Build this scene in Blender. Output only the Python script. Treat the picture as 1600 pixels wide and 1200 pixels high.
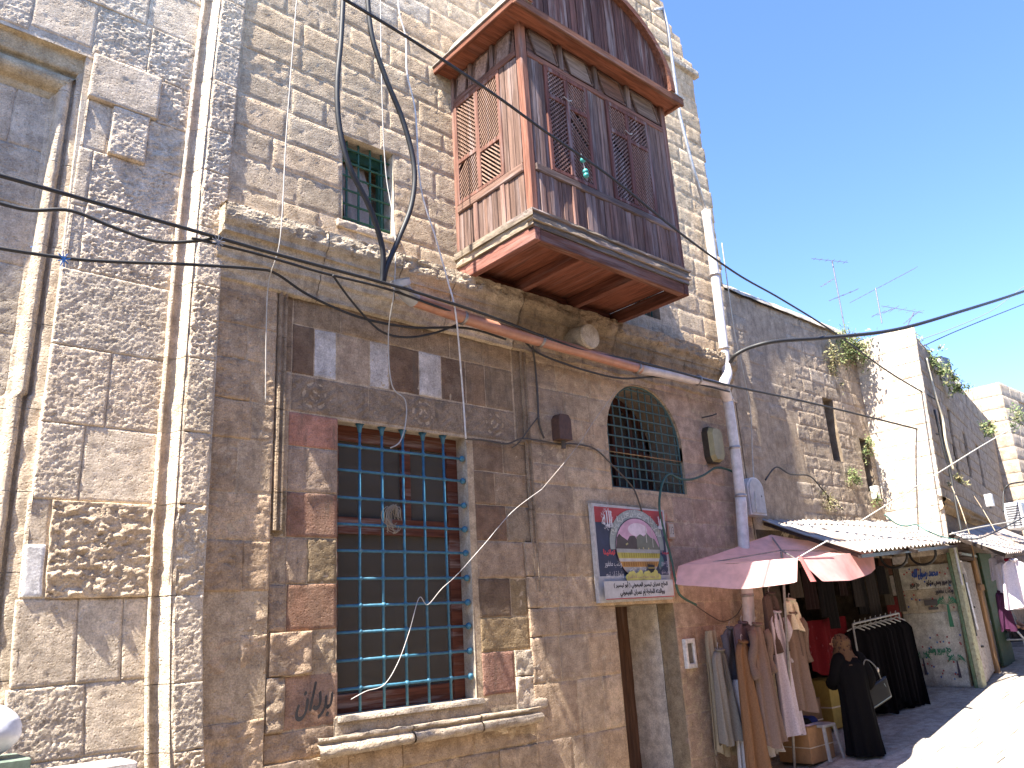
import bpy, bmesh, math, random
import numpy as np
from mathutils import Vector, Matrix
for o in list(bpy.data.objects): bpy.data.objects.remove(o)
S = bpy.context.scene
COL = S.collection
R = math.radians
# ------------------------------------------------------------------ camera, sky, sun, exposure
cam = bpy.data.cameras.new('camera'); co = bpy.data.objects.new('camera', cam); COL.objects.link(co); S.camera = co
cam.sensor_width = 36; cam.lens = 36 * 1245 / 1600; cam.clip_end = 3000; cam.clip_start = .05
th, ph, ro = R(42.4), R(17.1), R(-3.46)
fw = Vector((math.sin(th) * math.cos(ph), math.cos(th) * math.cos(ph), math.sin(ph)))
r0 = Vector((math.cos(th), -math.sin(th), 0)); u0 = r0.cross(fw)
rt = math.cos(ro) * r0 + math.sin(ro) * u0; up = -math.sin(ro) * r0 + math.cos(ro) * u0
co.matrix_world = Matrix((rt, up, -fw)).transposed().to_4x4()
SUN = Vector((-.57, -.08, 1)).normalized()
w = bpy.data.worlds.new('World'); S.world = w; w.use_nodes = True
nt = w.node_tree; nt.nodes.clear()
sky = nt.nodes.new('ShaderNodeTexSky'); sky.sky_type = 'NISHITA'; sky.sun_disc = False
sky.sun_elevation = math.asin(SUN.z); sky.sun_rotation = math.atan2(SUN.x, SUN.y)
sky.air_density = .85; sky.dust_density = .05; sky.ozone_density = 2.4; sky.altitude = 750
bg = nt.nodes.new('ShaderNodeBackground'); bg.inputs[1].default_value = .115
wo = nt.nodes.new('ShaderNodeOutputWorld'); hs = nt.nodes.new('ShaderNodeHueSaturation'); hs.inputs['Saturation'].default_value = 1.13; hs.inputs['Hue'].default_value = .509; hs.inputs['Value'].default_value = 1.0
nt.links.new(sky.outputs[0], hs.inputs['Color']); nt.links.new(hs.outputs[0], bg.inputs[0]); nt.links.new(bg.outputs[0], wo.inputs[0])
sl = bpy.data.lights.new('sun', 'SUN'); sl.energy = 5.0; sl.angle = R(.53); sl.color = (1, .93, .82)
so = bpy.data.objects.new('sun', sl); COL.objects.link(so); so.rotation_euler = (-SUN).to_track_quat('-Z', 'Y').to_euler(); so.location = (0, 0, 40)
S.view_settings.view_transform = 'Standard'; S.view_settings.look = 'None'; S.view_settings.gamma = 1
S.view_settings.exposure = 2.18; S.view_settings.use_curve_mapping = False
S.cycles.max_bounces = 6; S.cycles.diffuse_bounces = 4; S.cycles.transparent_max_bounces = 8

# ------------------------------------------------------------------ noise
rng = np.random.default_rng(7); rnd = random.Random(11)
T = rng.random((256, 256))
def vn(x, y):
    x = np.asarray(x, float); y = np.asarray(y, float)
    xi = np.floor(x).astype(int); yi = np.floor(y).astype(int); fx = x - xi; fy = y - yi
    fx = fx * fx * (3 - 2 * fx); fy = fy * fy * (3 - 2 * fy)
    a = T[xi & 255, yi & 255]; b = T[(xi + 1) & 255, yi & 255]; c = T[xi & 255, (yi + 1) & 255]; d = T[(xi + 1) & 255, (yi + 1) & 255]
    return (a * (1 - fx) + b * fx) * (1 - fy) + (c * (1 - fx) + d * fx) * fy
def fbm(x, y, o=4, g=.55):
    s = 0; a = 1; t = 0
    for i in range(o):
        s = s + a * vn(x * 2 ** i + 17.3 * i, y * 2 ** i + 5.1 * i); t += a; a *= g
    return s / t

# ------------------------------------------------------------------ materials
def mat(name): 
    m = bpy.data.materials.new(name); m.use_nodes = True; return m, m.node_tree.nodes, m.node_tree.links, m.node_tree.nodes['Principled BSDF']
def N(nodes, t, **k):
    n = nodes.new(t)
    for a, v in k.items(): setattr(n, a, v)
    return n
def noise(n, l, vec, scale, detail=5, rough=.55, stretch=None):
    if stretch:
        mp = N(n, 'ShaderNodeMapping'); mp.inputs['Scale'].default_value = stretch; l.new(vec, mp.inputs[0]); vec = mp.outputs[0]
    t = N(n, 'ShaderNodeTexNoise'); t.inputs['Scale'].default_value = scale; t.inputs['Detail'].default_value = detail; t.inputs['Roughness'].default_value = rough
    l.new(vec, t.inputs['Vector']); return t.outputs['Fac']
def ramp(n, l, f, a, b, va=0., vb=1.):
    r = N(n, 'ShaderNodeMapRange'); r.inputs[1].default_value = a; r.inputs[2].default_value = b; r.inputs[3].default_value = va; r.inputs[4].default_value = vb
    r.interpolation_type = 'SMOOTHSTEP'; l.new(f, r.inputs[0]); return r.outputs[0]
def mix(n, l, f, a, b, mode='MIX'):
    m = N(n, 'ShaderNodeMix', data_type='RGBA', blend_type=mode)
    for s, v in ((m.inputs[0], f), (m.inputs[6], a), (m.inputs[7], b)):
        if hasattr(v, 'is_linked'): l.new(v, s)
        elif isinstance(v, (int, float)): s.default_value = v if s.type == 'VALUE' else (v, v, v, 1)
        else: s.default_value = tuple(v) + (1,)
    return m.outputs[2]
def mul(n, l, a, b, op='MULTIPLY'):
    m = N(n, 'ShaderNodeMath', operation=op)
    for s, v in ((m.inputs[0], a), (m.inputs[1], b)):
        if hasattr(v, 'is_linked'): l.new(v, s)
        else: s.default_value = v
    return m.outputs[0]
def bump(n, l, b, h, strength, dist):
    x = N(n, 'ShaderNodeBump'); x.inputs['Strength'].default_value = strength; x.inputs['Distance'].default_value = dist
    l.new(h, x.inputs['Height']); l.new(x.outputs[0], b.inputs['Normal'])
def stone_mat(name, grain=46, bstr=.55, dist=.012, tint=(1, 1, 1), pits=True, streak=.9):
    m, n, l, b = mat(name)
    pos = N(n, 'ShaderNodeNewGeometry').outputs['Position']
    oi = N(n, 'ShaderNodeObjectInfo')
    col = mix(n, l, 1, oi.outputs['Color'], tint, 'MULTIPLY')
    big = noise(n, l, pos, 1.7, 6, .6)
    col = mix(n, l, ramp(n, l, big, .42, .7, 0, .28), col, (.36, .29, .21))
    med = noise(n, l, pos, 7.5, 8, .68)
    col = mix(n, l, 1, col, mix(n, l, ramp(n, l, med, .28, .72), (.7, .67, .64), (1.25, 1.23, 1.19)), 'MULTIPLY')
    fine = noise(n, l, pos, 70, 4, .7)
    col = mix(n, l, 1, col, mix(n, l, ramp(n, l, fine, .3, .7), (.76, .74, .72), (1.18, 1.18, 1.18)), 'MULTIPLY')
    # run-off stains: long vertical streaks, strength from the object colour's alpha
    st = noise(n, l, pos, 4.2, 9, .74, (1.8, 1.8, .3))
    sm = mul(n, l, ramp(n, l, st, .52, .66, 0, streak * .75), oi.outputs['Alpha'])
    col = mix(n, l, sm, col, (.14, .108, .08))
    rus = noise(n, l, pos, 2.6, 6, .7, (1.3, 1, .6))
    col = mix(n, l, mul(n, l, ramp(n, l, rus, .58, .74, 0, .5), oi.outputs['Alpha']), col, (.33, .19, .085))
    l.new(col, b.inputs['Base Color']); b.inputs['Roughness'].default_value = .92; b.inputs['Specular IOR Level'].default_value = .2
    h = noise(n, l, pos, grain, 7, .72)
    h2 = noise(n, l, pos, grain * .3, 5, .65, (.8, 1, 1.5))
    h = mul(n, l, h, mul(n, l, h2, 1.1), 'ADD')
    if pits:
        v = N(n, 'ShaderNodeTexVoronoi'); v.inputs['Scale'].default_value = grain * .55; l.new(pos, v.inputs['Vector'])
        h = mul(n, l, h, ramp(n, l, v.outputs['Distance'], .05, .35, -.55, 0), 'ADD')
    bump(n, l, b, h, bstr, dist)
    return m
LIME = stone_mat('limestone', 50, .85, .02)
MORT = stone_mat('lime_mortar', 55, .8, .018)
def wood_mat(name, st, tint=(1, 1, 1), grey=.75):
    m, n, l, b = mat(name)
    pos = N(n, 'ShaderNodeNewGeometry').outputs['Position']; oi = N(n, 'ShaderNodeObjectInfo')
    g = noise(n, l, pos, 30, 7, .65, st)
    g2 = noise(n, l, pos, 9, 6, .65, st)
    col = mix(n, l, 1, oi.outputs['Color'], mix(n, l, oi.outputs['Random'], (.72, .7, .7), (1.25, 1.2, 1.15)), 'MULTIPLY')
    col = mix(n, l, 1, col, mix(n, l, ramp(n, l, g, .3, .7), (.55, .52, .5), (1.3, 1.28, 1.25)), 'MULTIPLY')
    col = mix(n, l, mul(n, l, ramp(n, l, g2, .5, .66, 0, grey), oi.outputs['Alpha']), col, (.33, .255, .235))
    col = mix(n, l, ramp(n, l, g, .64, .78, 0, .7), col, (.03, .018, .014))
    l.new(col, b.inputs['Base Color']); b.inputs['Roughness'].default_value = .78; b.inputs['Specular IOR Level'].default_value = .25
    bump(n, l, b, g, .7, .012)
    return m
WOODZ = wood_mat('old_wood_upright', (1, 1, .07)); WOODX = wood_mat('old_wood_along', (.07, 1, 1)); WOODY = wood_mat('old_wood_across', (1, .07, 1))
def paint_mat(name, rough=.5, metal=0., var=.25, wear=None, bs=.15, sc=20):
    m, n, l, b = mat(name)
    pos = N(n, 'ShaderNodeNewGeometry').outputs['Position']; oi = N(n, 'ShaderNodeObjectInfo')
    f = noise(n, l, pos, sc, 6, .65)
    col = mix(n, l, 1, oi.outputs['Color'], mix(n, l, ramp(n, l, f, .3, .7), (1 - var,) * 3, (1 + var * .6,) * 3), 'MULTIPLY')
    if wear: col = mix(n, l, ramp(n, l, noise(n, l, pos, sc * .7, 8, .7), .55, .7, 0, .85), col, wear)
    l.new(col, b.inputs['Base Color']); b.inputs['Roughness'].default_value = rough; b.inputs['Metallic'].default_value = metal
    bump(n, l, b, f, bs, .004)
    return m
PAINT = paint_mat('weathered_paint'); RUSTY = paint_mat('rusting_paint', .7, 0, .3, (.13, .055, .025)); GRILLE = paint_mat('grille_paint', .55, 0, .3, (.10, .16, .17), .3, 26)
METAL = paint_mat('dull_metal', .45, .6); CABLE = paint_mat('cable_rubber', .55, 0, .2); PVC = paint_mat('grey_plastic', .4, 0, .18, None, .05, 9)
CLOTH = paint_mat('cloth', .95, 0, .18, None, .25, 60); CLOTH.node_tree.nodes['Principled BSDF'].inputs['Specular IOR Level'].default_value = .08; CARD = paint_mat('cardboard', .85, 0, .15, None, .1, 12); PLASTER = stone_mat('old_plaster', 26, .45, .01, pits=False)
def cloth_trans(name):
    m, n, l, b = mat(name)
    oi = N(n, 'ShaderNodeObjectInfo'); pos = N(n, 'ShaderNodeNewGeometry').outputs['Position']
    f = noise(n, l, pos, 5, 6, .6); col = mix(n, l, 1, oi.outputs['Color'], mix(n, l, ramp(n, l, f, .3, .7), (.86, .84, .84), (1.08, 1.08, 1.08)), 'MULTIPLY')
    t = N(n, 'ShaderNodeBsdfTranslucent'); l.new(col, t.inputs[0]); l.new(col, b.inputs['Base Color']); b.inputs['Roughness'].default_value = .85
    x = N(n, 'ShaderNodeMixShader'); x.inputs[0].default_value = .45; l.new(b.outputs[0], x.inputs[1]); l.new(t.outputs[0], x.inputs[2])
    l.new(x.outputs[0], n['Material Output'].inputs[0]); bump(n, l, b, noise(n, l, pos, 160, 3), .15, .002)
    return m
SHEER = cloth_trans('thin_cloth')
def print_mat():
    m, n, l, b = mat('flat_print'); a = N(n, 'ShaderNodeVertexColor', layer_name='Col')
    pos = N(n, 'ShaderNodeNewGeometry').outputs['Position']
    c = mix(n, l, 1, a.outputs[0], mix(n, l, ramp(n, l, noise(n, l, pos, 9, 7, .65), .3, .7), (.8, .8, .8), (1.05, 1.05, 1.05)), 'MULTIPLY')
    l.new(c, b.inputs['Base Color']); b.inputs['Roughness'].default_value = .6; return m
PRINT = print_mat()
def glass_mat():
    m, n, l, b = mat('dusty_glass'); n.remove(b)
    t = N(n, 'ShaderNodeBsdfTransparent'); t.inputs[0].default_value = (.5, .5, .48, 1); g = N(n, 'ShaderNodeBsdfGlossy'); g.inputs['Roughness'].default_value = .12
    d = N(n, 'ShaderNodeBsdfDiffuse'); d.inputs[0].default_value = (.17, .15, .125, 1)
    f = N(n, 'ShaderNodeFresnel'); f.inputs[0].default_value = 1.45
    x = N(n, 'ShaderNodeMixShader'); l.new(f.outputs[0], x.inputs[0]); l.new(t.outputs[0], x.inputs[1]); l.new(g.outputs[0], x.inputs[2])
    y = N(n, 'ShaderNodeMixShader'); y.inputs[0].default_value = .5; l.new(x.outputs[0], y.inputs[1]); l.new(d.outputs[0], y.inputs[2])
    l.new(y.outputs[0], n['Material Output'].inputs[0]); return m
GLASS = glass_mat()
def leaf_mat():
    m, n, l, b = mat('leaves'); a = N(n, 'ShaderNodeVertexColor', layer_name='Col')
    t = N(n, 'ShaderNodeBsdfTranslucent'); l.new(a.outputs[0], t.inputs[0]); l.new(a.outputs[0], b.inputs['Base Color']); b.inputs['Roughness'].default_value = .7
    x = N(n, 'ShaderNodeMixShader'); x.inputs[0].default_value = .3; l.new(b.outputs[0], x.inputs[1]); l.new(t.outputs[0], x.inputs[2]); l.new(x.outputs[0], n['Material Output'].inputs[0]); return m
LEAF = leaf_mat()
def corr_mat():
    m, n, l, b = mat('corrugated_sheet'); pos = N(n, 'ShaderNodeNewGeometry').outputs['Position']; oi = N(n, 'ShaderNodeObjectInfo')
    c = mix(n, l, ramp(n, l, noise(n, l, pos, 3, 7, .65, (2.2, .5, .5)), .42, .62, 0, .85), oi.outputs['Color'], (.24, .165, .125))
    l.new(c, b.inputs['Base Color']); b.inputs['Roughness'].default_value = .55; b.inputs['Metallic'].default_value = .25; return m
CORR = corr_mat()

# ------------------------------------------------------------------ objects
WL = {}
ORD = 'first second third fourth fifth sixth seventh eighth ninth tenth eleventh'.split()
def wloc(o): return WL.get(o.name, Vector((0, 0, 0)))
def thing(name, label, cat, loc=(0, 0, 0), group=None):
    o = bpy.data.objects.new(name, None); COL.objects.link(o); o.location = loc; WL[o.name] = Vector(loc); o.empty_display_size = .2
    o['label'] = label; o['category'] = cat
    if group: o['group'] = group
    return o
def tag(o, label, cat=None, group=None):
    o['label'] = label
    if cat: o['category'] = cat
    if group: o['group'] = group
    return o
def link(name, me, m, parent=None, loc=None, color=None):
    o = bpy.data.objects.new(name, me); COL.objects.link(o)
    if m and not me.materials: me.materials.append(m)
    if color is not None: o.color = tuple(color) if len(color) == 4 else tuple(color) + (1,)
    p = Vector((0, 0, 0))
    if parent is not None: o.parent = parent; p = wloc(parent)
    if loc is not None: o.location = Vector(loc) - p; WL[o.name] = Vector(loc)
    else: WL[o.name] = p
    return o
def obj(name, vf, m, parent=None, color=None, smooth=False, loc=None):
    """vf = (verts, faces) in world metres; the object's origin sits at loc or at its parent's"""
    v, f = vf
    org = Vector(loc) if loc is not None else (wloc(parent) if parent is not None else None)
    v = np.asarray(v, float)
    if org is None: org = Vector(((v[:, 0].min() + v[:, 0].max()) / 2, (v[:, 1].min() + v[:, 1].max()) / 2, v[:, 2].min())); loc = org
    me = bpy.data.meshes.new(name); me.from_pydata((v - np.array(org)).tolist(), [], f)
    if smooth: me.shade_smooth()
    return link(name, me, m, parent, loc, color)
class MB:
    def __init__(s): s.v = []; s.f = []
    def add(s, vf):
        k = len(s.v); s.v.extend([tuple(p) for p in vf[0]]); s.f.extend([tuple(i + k for i in q) for q in vf[1]]); return s
    @property
    def vf(s): return s.v, s.f
def join(*a):
    m = MB()
    for x in a: m.add(x)
    return m.vf
BF = [(0, 3, 2, 1), (4, 5, 6, 7), (0, 1, 5, 4), (1, 2, 6, 5), (2, 3, 7, 6), (3, 0, 4, 7)]
def box(x0, x1, y0, y1, z0, z1): return [(x0, y0, z0), (x1, y0, z0), (x1, y1, z0), (x0, y1, z0), (x0, y0, z1), (x1, y0, z1), (x1, y1, z1), (x0, y1, z1)], BF
def cbox(x0, x1, y0, y1, z0, z1, c=.006):
    """box with chamfered edges"""
    bm = bmesh.new(); vs = [bm.verts.new(p) for p in box(x0, x1, y0, y1, z0, z1)[0]]
    for q in BF: bm.faces.new([vs[i] for i in q])
    bmesh.ops.bevel(bm, geom=bm.edges[:], offset=min(c, (x1 - x0) * .3, (y1 - y0) * .3, (z1 - z0) * .3), segments=1, affect='EDGES')
    bm.verts.index_update(); r = [v.co.to_tuple() for v in bm.verts], [tuple(v.index for v in q.verts) for q in bm.faces]; bm.free(); return r
def bar(p, q, wd, ht=None, upv=(0, 0, 1)):
    p = Vector(p); q = Vector(q); d = (q - p).normalized(); u = Vector(upv)
    if abs(d.dot(u)) > .95: u = Vector((0, 1, 0))
    s = d.cross(u).normalized(); u = s.cross(d); ht = ht or wd; a = s * wd / 2; b = u * ht / 2
    return [tuple(x) for x in (p - a - b, p + a - b, p + a + b, p - a + b, q - a - b, q + a - b, q + a + b, q - a + b)], [(0, 1, 2, 3), (7, 6, 5, 4), (0, 4, 5, 1), (1, 5, 6, 2), (2, 6, 7, 3), (3, 7, 4, 0)]
def tube(pts, r, n=8, cap=True):
    pts = [Vector(p) for p in pts]; v = []; f = []; k = len(pts); rs = r if isinstance(r, (list, tuple)) else [r] * k; u = None
    for i, p in enumerate(pts):
        d = (pts[min(i + 1, k - 1)] - pts[max(i - 1, 0)]).normalized()
        if u is None: u = d.orthogonal().normalized()
        else: u = (u - d * u.dot(d)).normalized()
        s = d.cross(u)
        for j in range(n):
            a = 2 * math.pi * j / n; v.append(tuple(p + (u * math.cos(a) + s * math.sin(a)) * rs[i]))
    for i in range(k - 1):
        for j in range(n): f.append((i * n + j, i * n + (j + 1) % n, (i + 1) * n + (j + 1) % n, (i + 1) * n + j))
    if cap: f.append(tuple(range(n))[::-1]); f.append(tuple((k - 1) * n + j for j in range(n)))
    return v, f
def spl(pts, n=8):
    """smooth path through points"""
    P = [Vector(p) for p in pts]; out = []
    for i in range(len(P) - 1):
        a = P[max(i - 1, 0)]; b = P[i]; c = P[i + 1]; d = P[min(i + 2, len(P) - 1)]
        for k in range(n):
            t = k / n; out.append(.5 * ((2 * b) + (c - a) * t + (2 * a - 5 * b + 4 * c - d) * t * t + (3 * b - a - 3 * c + d) * t ** 3))
    out.append(P[-1]); return out
def ball(c, r, nu=8, nv=5, s=(1, 1, 1)):
    v = [(c[0], c[1], c[2] - r * s[2])]; f = []
    for i in range(1, nv):
        a = math.pi * i / nv
        for j in range(nu):
            b = 2 * math.pi * j / nu; v.append((c[0] + r * s[0] * math.sin(a) * math.cos(b), c[1] + r * s[1] * math.sin(a) * math.sin(b), c[2] - r * s[2] * math.cos(a)))
    v.append((c[0], c[1], c[2] + r * s[2])); L = len(v) - 1
    for j in range(nu):
        f.append((0, 1 + (j + 1) % nu, 1 + j)); f.append((L, L - nu + j, L - nu + (j + 1) % nu))
        for i in range(nv - 2): f.append((1 + i * nu + j, 1 + i * nu + (j + 1) % nu, 1 + (i + 1) * nu + (j + 1) % nu, 1 + (i + 1) * nu + j))
    return v, f
def prism(poly, d0, d1, fn):
    """2D polygon given depth; fn(u, v, d) -> point"""
    n = len(poly); v = [fn(u, w_, d0) for u, w_ in poly] + [fn(u, w_, d1) for u, w_ in poly]
    return v, [tuple(range(n)), tuple(range(2 * n - 1, n - 1, -1))] + [(i, i + n, (i + 1) % n + n, (i + 1) % n) for i in range(n)]
def grid(nu, nv, fn, flip=False, closed=False):
    """grid surface fn(i/nu, j/nv) vectorised over arrays"""
    a, b = np.meshgrid(np.linspace(0, 1, nu + 1), np.linspace(0, 1, nv + 1)); p = fn(a, b)
    v = np.stack([x + 0 * a for x in p], -1).reshape(-1, 3); f = []
    for j in range(nv):
        for i in range(nu):
            q = (j * (nu + 1) + i, j * (nu + 1) + i + 1, (j + 1) * (nu + 1) + i + 1, (j + 1) * (nu + 1) + i); f.append(q[::-1] if flip else q)
    return v, f
def stone(u0_, u1_, v0_, v1_, P, w0=0., rough=1, res=.035, gap=.006, sd=0., snap=None, carve=None, flip=False, back=.05, fs=1.):
    du, dv = u1_ - u0_, v1_ - v0_; gap = min(gap, du * .2, dv * .2)
    nu = max(3, int(du / res)); nv = max(3, int(dv / res))
    def ax(p, q, n): m = min(.009, (q - p) * .15); return np.concatenate([[p], np.linspace(p + m, q - m, n - 1), [q]])
    nu += 2; nv += 2; a, b = np.meshgrid(ax(u0_ + gap, u1_ - gap, nu), ax(v0_ + gap, v1_ - gap, nv))
    wob = min(gap * 1.5, .012) * (1.6 if rough >= 2 else 1)
    d = np.minimum(np.minimum(a - u0_ - gap, u1_ - gap - a), np.minimum(b - v0_ - gap, v1_ - gap - b))
    e = np.clip(d / .0085, 0, 1); e = e * e * (3 - 2 * e)
    U, V = (a + sd) * fs, (b + sd * 1.7) * fs
    n1 = fbm(U * 5, V * 6, 4)
    if rough == 0: H = (n1 - .5) * .004 - np.clip(vn(U * 26, V * 26) - .84, 0, 1) * .04
    elif rough == 1:
        rd = 1 - np.abs(2 * fbm(U * 15 + V * 4, V * 19, 3, .6) - 1); H = (n1 - .5) * .008 + (rd - .7) * .009 - np.clip(vn(U * 30, V * 36) - .72, 0, 1) * .03
    elif rough == 2:
        rd = 1 - np.abs(2 * fbm(U * 15, V * 19, 4, .65) - 1); H = (n1 - .5) * .016 + (rd - .74) * .015 - np.clip(fbm(U * 19, V * 26, 2) - .62, 0, 1) * .08
    else:
        rd = np.abs(2 * fbm(U * 4.5 + 2 * vn(V * 2, U * 2), V * 7, 5, .62) - 1); H = (n1 - .45) * .04 + (rd - .25) * .035 - np.clip(fbm(U * 10, V * 16, 4) - .62, 0, 1) * .09
    if carve is not None: H = H * .5 + carve(a, b)
    H = w0 + H * (.35 + .65 * e) - .005 * (1 - e)
    a = a + (vn(b * 9 + sd, a * 9) - .5) * wob; b = b + (vn(a * 9 - sd, b * 9) - .5) * wob
    keep = None
    if snap is not None: a, b, keep = snap(a, b)
    x = P(a, b, H); v = np.stack([q + 0 * a for q in x], -1).reshape(-1, 3).tolist(); f = []
    m = nu + 1
    for j in range(nv):
        for i in range(nu):
            q = (j * m + i, j * m + i + 1, (j + 1) * m + i + 1, (j + 1) * m + i)
            if keep is not None and not (keep[j, i] or keep[j, i + 1] or keep[j + 1, i] or keep[j + 1, i + 1]): continue
            f.append(q)
    ring = [i for i in range(nu)] + [j * m + nu for j in range(nv)] + [nv * m + i for i in range(nu, 0, -1)] + [j * m for j in range(nv, 0, -1)]
    x2 = P(a, b, H * 0 + w0 - back); v2 = np.stack([q + 0 * a for q in x2], -1).reshape(-1, 3); k = len(v)
    v += [v2[i].tolist() for i in ring]
    for i in range(len(ring)):
        j = (i + 1) % len(ring); f.append((ring[j], ring[i], k + i, k + j))
    if flip: f = [q[::-1] for q in f]
    return v, f
def cut(a, b, obst, z0, z1):
    seg = [(a, b)]
    for (p, q, c, d) in obst:
        if min(d, z1) - max(c, z0) < .3 * (z1 - z0): continue
        ns = []
        for s, t in seg:
            if q <= s or p >= t: ns.append((s, t)); continue
            if p - s > .04: ns.append((s, p))
            if t - q > .04: ns.append((q, t))
        seg = ns
    return seg
def course(a, b, wmin, wmax, obst, z0, z1):
    out = []
    for s, t in cut(a, b, obst, z0, z1):
        x = s
        while x < t - .01:
            d = rnd.uniform(wmin, wmax)
            if t - x - d < wmin * .7: d = t - x
            if d > wmax * 1.35: d = d / 2
            out.append((x, min(x + d, t))); x += d
    return out
def holed(xs, zs, holes, fn):
    """flat sheet of cells with rectangular holes: xs, zs are the cut lines"""
    xs = sorted(set(xs + [h[0] for h in holes] + [h[1] for h in holes])); zs = sorted(set(zs + [h[2] for h in holes] + [h[3] for h in holes])); v = []; f = []
    for i in range(len(xs) - 1):
        for j in range(len(zs) - 1):
            cx = (xs[i] + xs[i + 1]) / 2; cz = (zs[j] + zs[j + 1]) / 2
            if any(h[0] < cx < h[1] and h[2] < cz < h[3] for h in holes): continue
            k = len(v); v += [fn(xs[i], zs[j]), fn(xs[i + 1], zs[j]), fn(xs[i + 1], zs[j + 1]), fn(xs[i], zs[j + 1])]; f.append((k, k + 1, k + 2, k + 3))
    return v, f
def reveal(x0, x1, z0, z1, y0, y1, y_back=True):
    """inside faces of a rectangular opening in a wall that faces -y"""
    v = [(x0, y0, z0), (x1, y0, z0), (x1, y0, z1), (x0, y0, z1), (x0, y1, z0), (x1, y1, z0), (x1, y1, z1), (x0, y1, z1)]
    f = [(0, 1, 5, 4), (1, 2, 6, 5), (2, 3, 7, 6), (3, 0, 4, 7)]
    if y_back: f.append((4, 5, 6, 7))
    return v, f
def jit(c, d=.12, s=None):
    k = 1 + rnd.uniform(-d, d); h = rnd.uniform(-.03, .03)
    return (c[0] * k * (1 + h), c[1] * k, c[2] * k * (1 - h), c[3] if len(c) > 3 else (s if s is not None else .5))

# ------------------------------------------------------------------ ground
def gz(x):
    x = np.asarray(x, float)
    return np.interp(x, [-200, 9, 12, 16.3, 40, 200], [-2.2, -2.2, -1.92, -1.45, .6, .6])
gx = [-200, -60, -10, 0, 5, 9, 10, 11, 12, 13, 14, 15, 16.3, 18, 20, 25, 30, 40, 80, 200]
gy = [-200, -40, -6, 0, 3, 7, 12, 40, 200]
gv = [(x, y, float(gz(x)) - .03) for y in gy for x in gx]; L = len(gx)
ground = obj('street', (gv, [(j * L + i, j * L + i + 1, (j + 1) * L + i + 1, (j + 1) * L + i) for j in range(len(gy) - 1) for i in range(L - 1)]), MORT, None, (.2, .175, .15, .4), loc=(0, 0, 0))
ground['kind'] = 'structure'
k = 0; x = 8.8
while x < 21 and k < 290:
    d = rnd.uniform(.3, .42); y = 2.6 + rnd.uniform(0, .3)
    while y < 7.6:
        e = rnd.uniform(.45, .8)
        c = rnd.uniform(.33, .43)
        P = lambda a, b, H: (a, b, gz(a) + H - .0)
        obj('paving_stone', stone(x, x + d, y, min(y + e, 7.8), P, rnd.uniform(-.004, .004), 0, .14, .005, k * 3.1, back=.025), LIME, ground, (c, c * .93, c * .84, .25)); k += 1
        y += e
    x += d

# ------------------------------------------------------------------ main stone house
house = thing('stone_house', 'tall weathered stone house with the wooden balcony and blue grilled window', 'house', (2.62, 7, -2.2))
CU = (.53, .43, .315); CLO = (.52, .39, .27); WHITE = (.6, .57, .55); RED = (.36, .17, .115); BRN = (.2, .13, .088); OCH = (.31, .225, .13); TAN = (.44, .335, .245)
def PY(y0):                       # wall plane facing -y
    return lambda a, b, H: (a, y0 - H, b)
def bow(z):  # sideways bend of the left house, following the image's barrel distortion
    z = np.asarray(z, float); return np.where(z > 1.3, .0045, .02) * (z - 1.3) ** 2
AX, AZ, AR = 8.925, 2.47, .825     # arched window: centre and radius, sill at 1.7
def in_arch(a, b, r): return (np.abs(a - AX) < r) & (b > 1.7) & ((b < AZ) | ((a - AX) ** 2 + (b - AZ) ** 2 < r * r))
def snap_arch(a, b):
    ins = in_arch(a, b, AR); up_ = b >= AZ
    ang = np.arctan2(b - AZ, a - AX)
    na = np.where(ins, np.where(up_, AX + AR * np.cos(ang), np.where(a > AX, AX + AR, AX - AR)), a); nb = np.where(ins & up_, AZ + AR * np.sin(ang), b)
    return na, nb, ~ins
# backing walls
obj('upper_wall', join(holed([2.66, 11.45], [3.9, 10.1], [(3.97, 4.65, 4.4, 5.5), (8.95, 9.55, 4.45, 5.12)], lambda a, b: (a, 6.9525, b)), box(2.66, 11.45, 7.5, 10, 3.9, 10.1), box(11.3, 11.45, 6.99, 9.9, 3.4, 10.1), box(2.66, 11.3, 6.99, 7.6, 10.0, 10.7), box(2.66, 10.9, 6.99, 7.6, 10.0, 11.3)), MORT, house, (.56, .46, .345, .3))
lw = obj('lower_wall', join(holed([2.62, 11.4], [-2.6, 3.95], [(3.27, 6.63, -.99, 3.44), (8.05, 9.8, 1.7, 3.32), (7.93, 9.12, -2.5, .22)], lambda a, b: (a, 7.0035, b)), holed([3.2, 6.7], [-1.1, 3.5], [(3.98, 5.65, -.67, 2.15)], lambda a, b: (a, 7.0355, b)), box(2.62, 3.9, 7.5, 7.9, -2.6, 3.9), box(5.8, 7.8, 7.2, 7.9, -2.6, 3.9), box(9.9, 11.4, 7.2, 7.9, -2.6, 3.9)), MORT, house, (.52, .41, .29, .35))
gapx = np.linspace(8.05, 9.8, 36); gzz = np.linspace(1.7, 3.32, 34)
a, b = np.meshgrid(gapx, gzz); a2, b2, kp = snap_arch(a, b)
v = np.stack([a2, a2 * 0 + 7.004, b2], -1).reshape(-1, 3).tolist()
obj('arch_spandrel', (v, [(j * 36 + i, j * 36 + i + 1, (j + 1) * 36 + i + 1, (j + 1) * 36 + i) for j in range(33) for i in range(35) if kp[j, i] or kp[j + 1, i + 1] or kp[j, i + 1] or kp[j + 1, i]]), MORT, house, (.52, .41, .29, .35))
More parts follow.
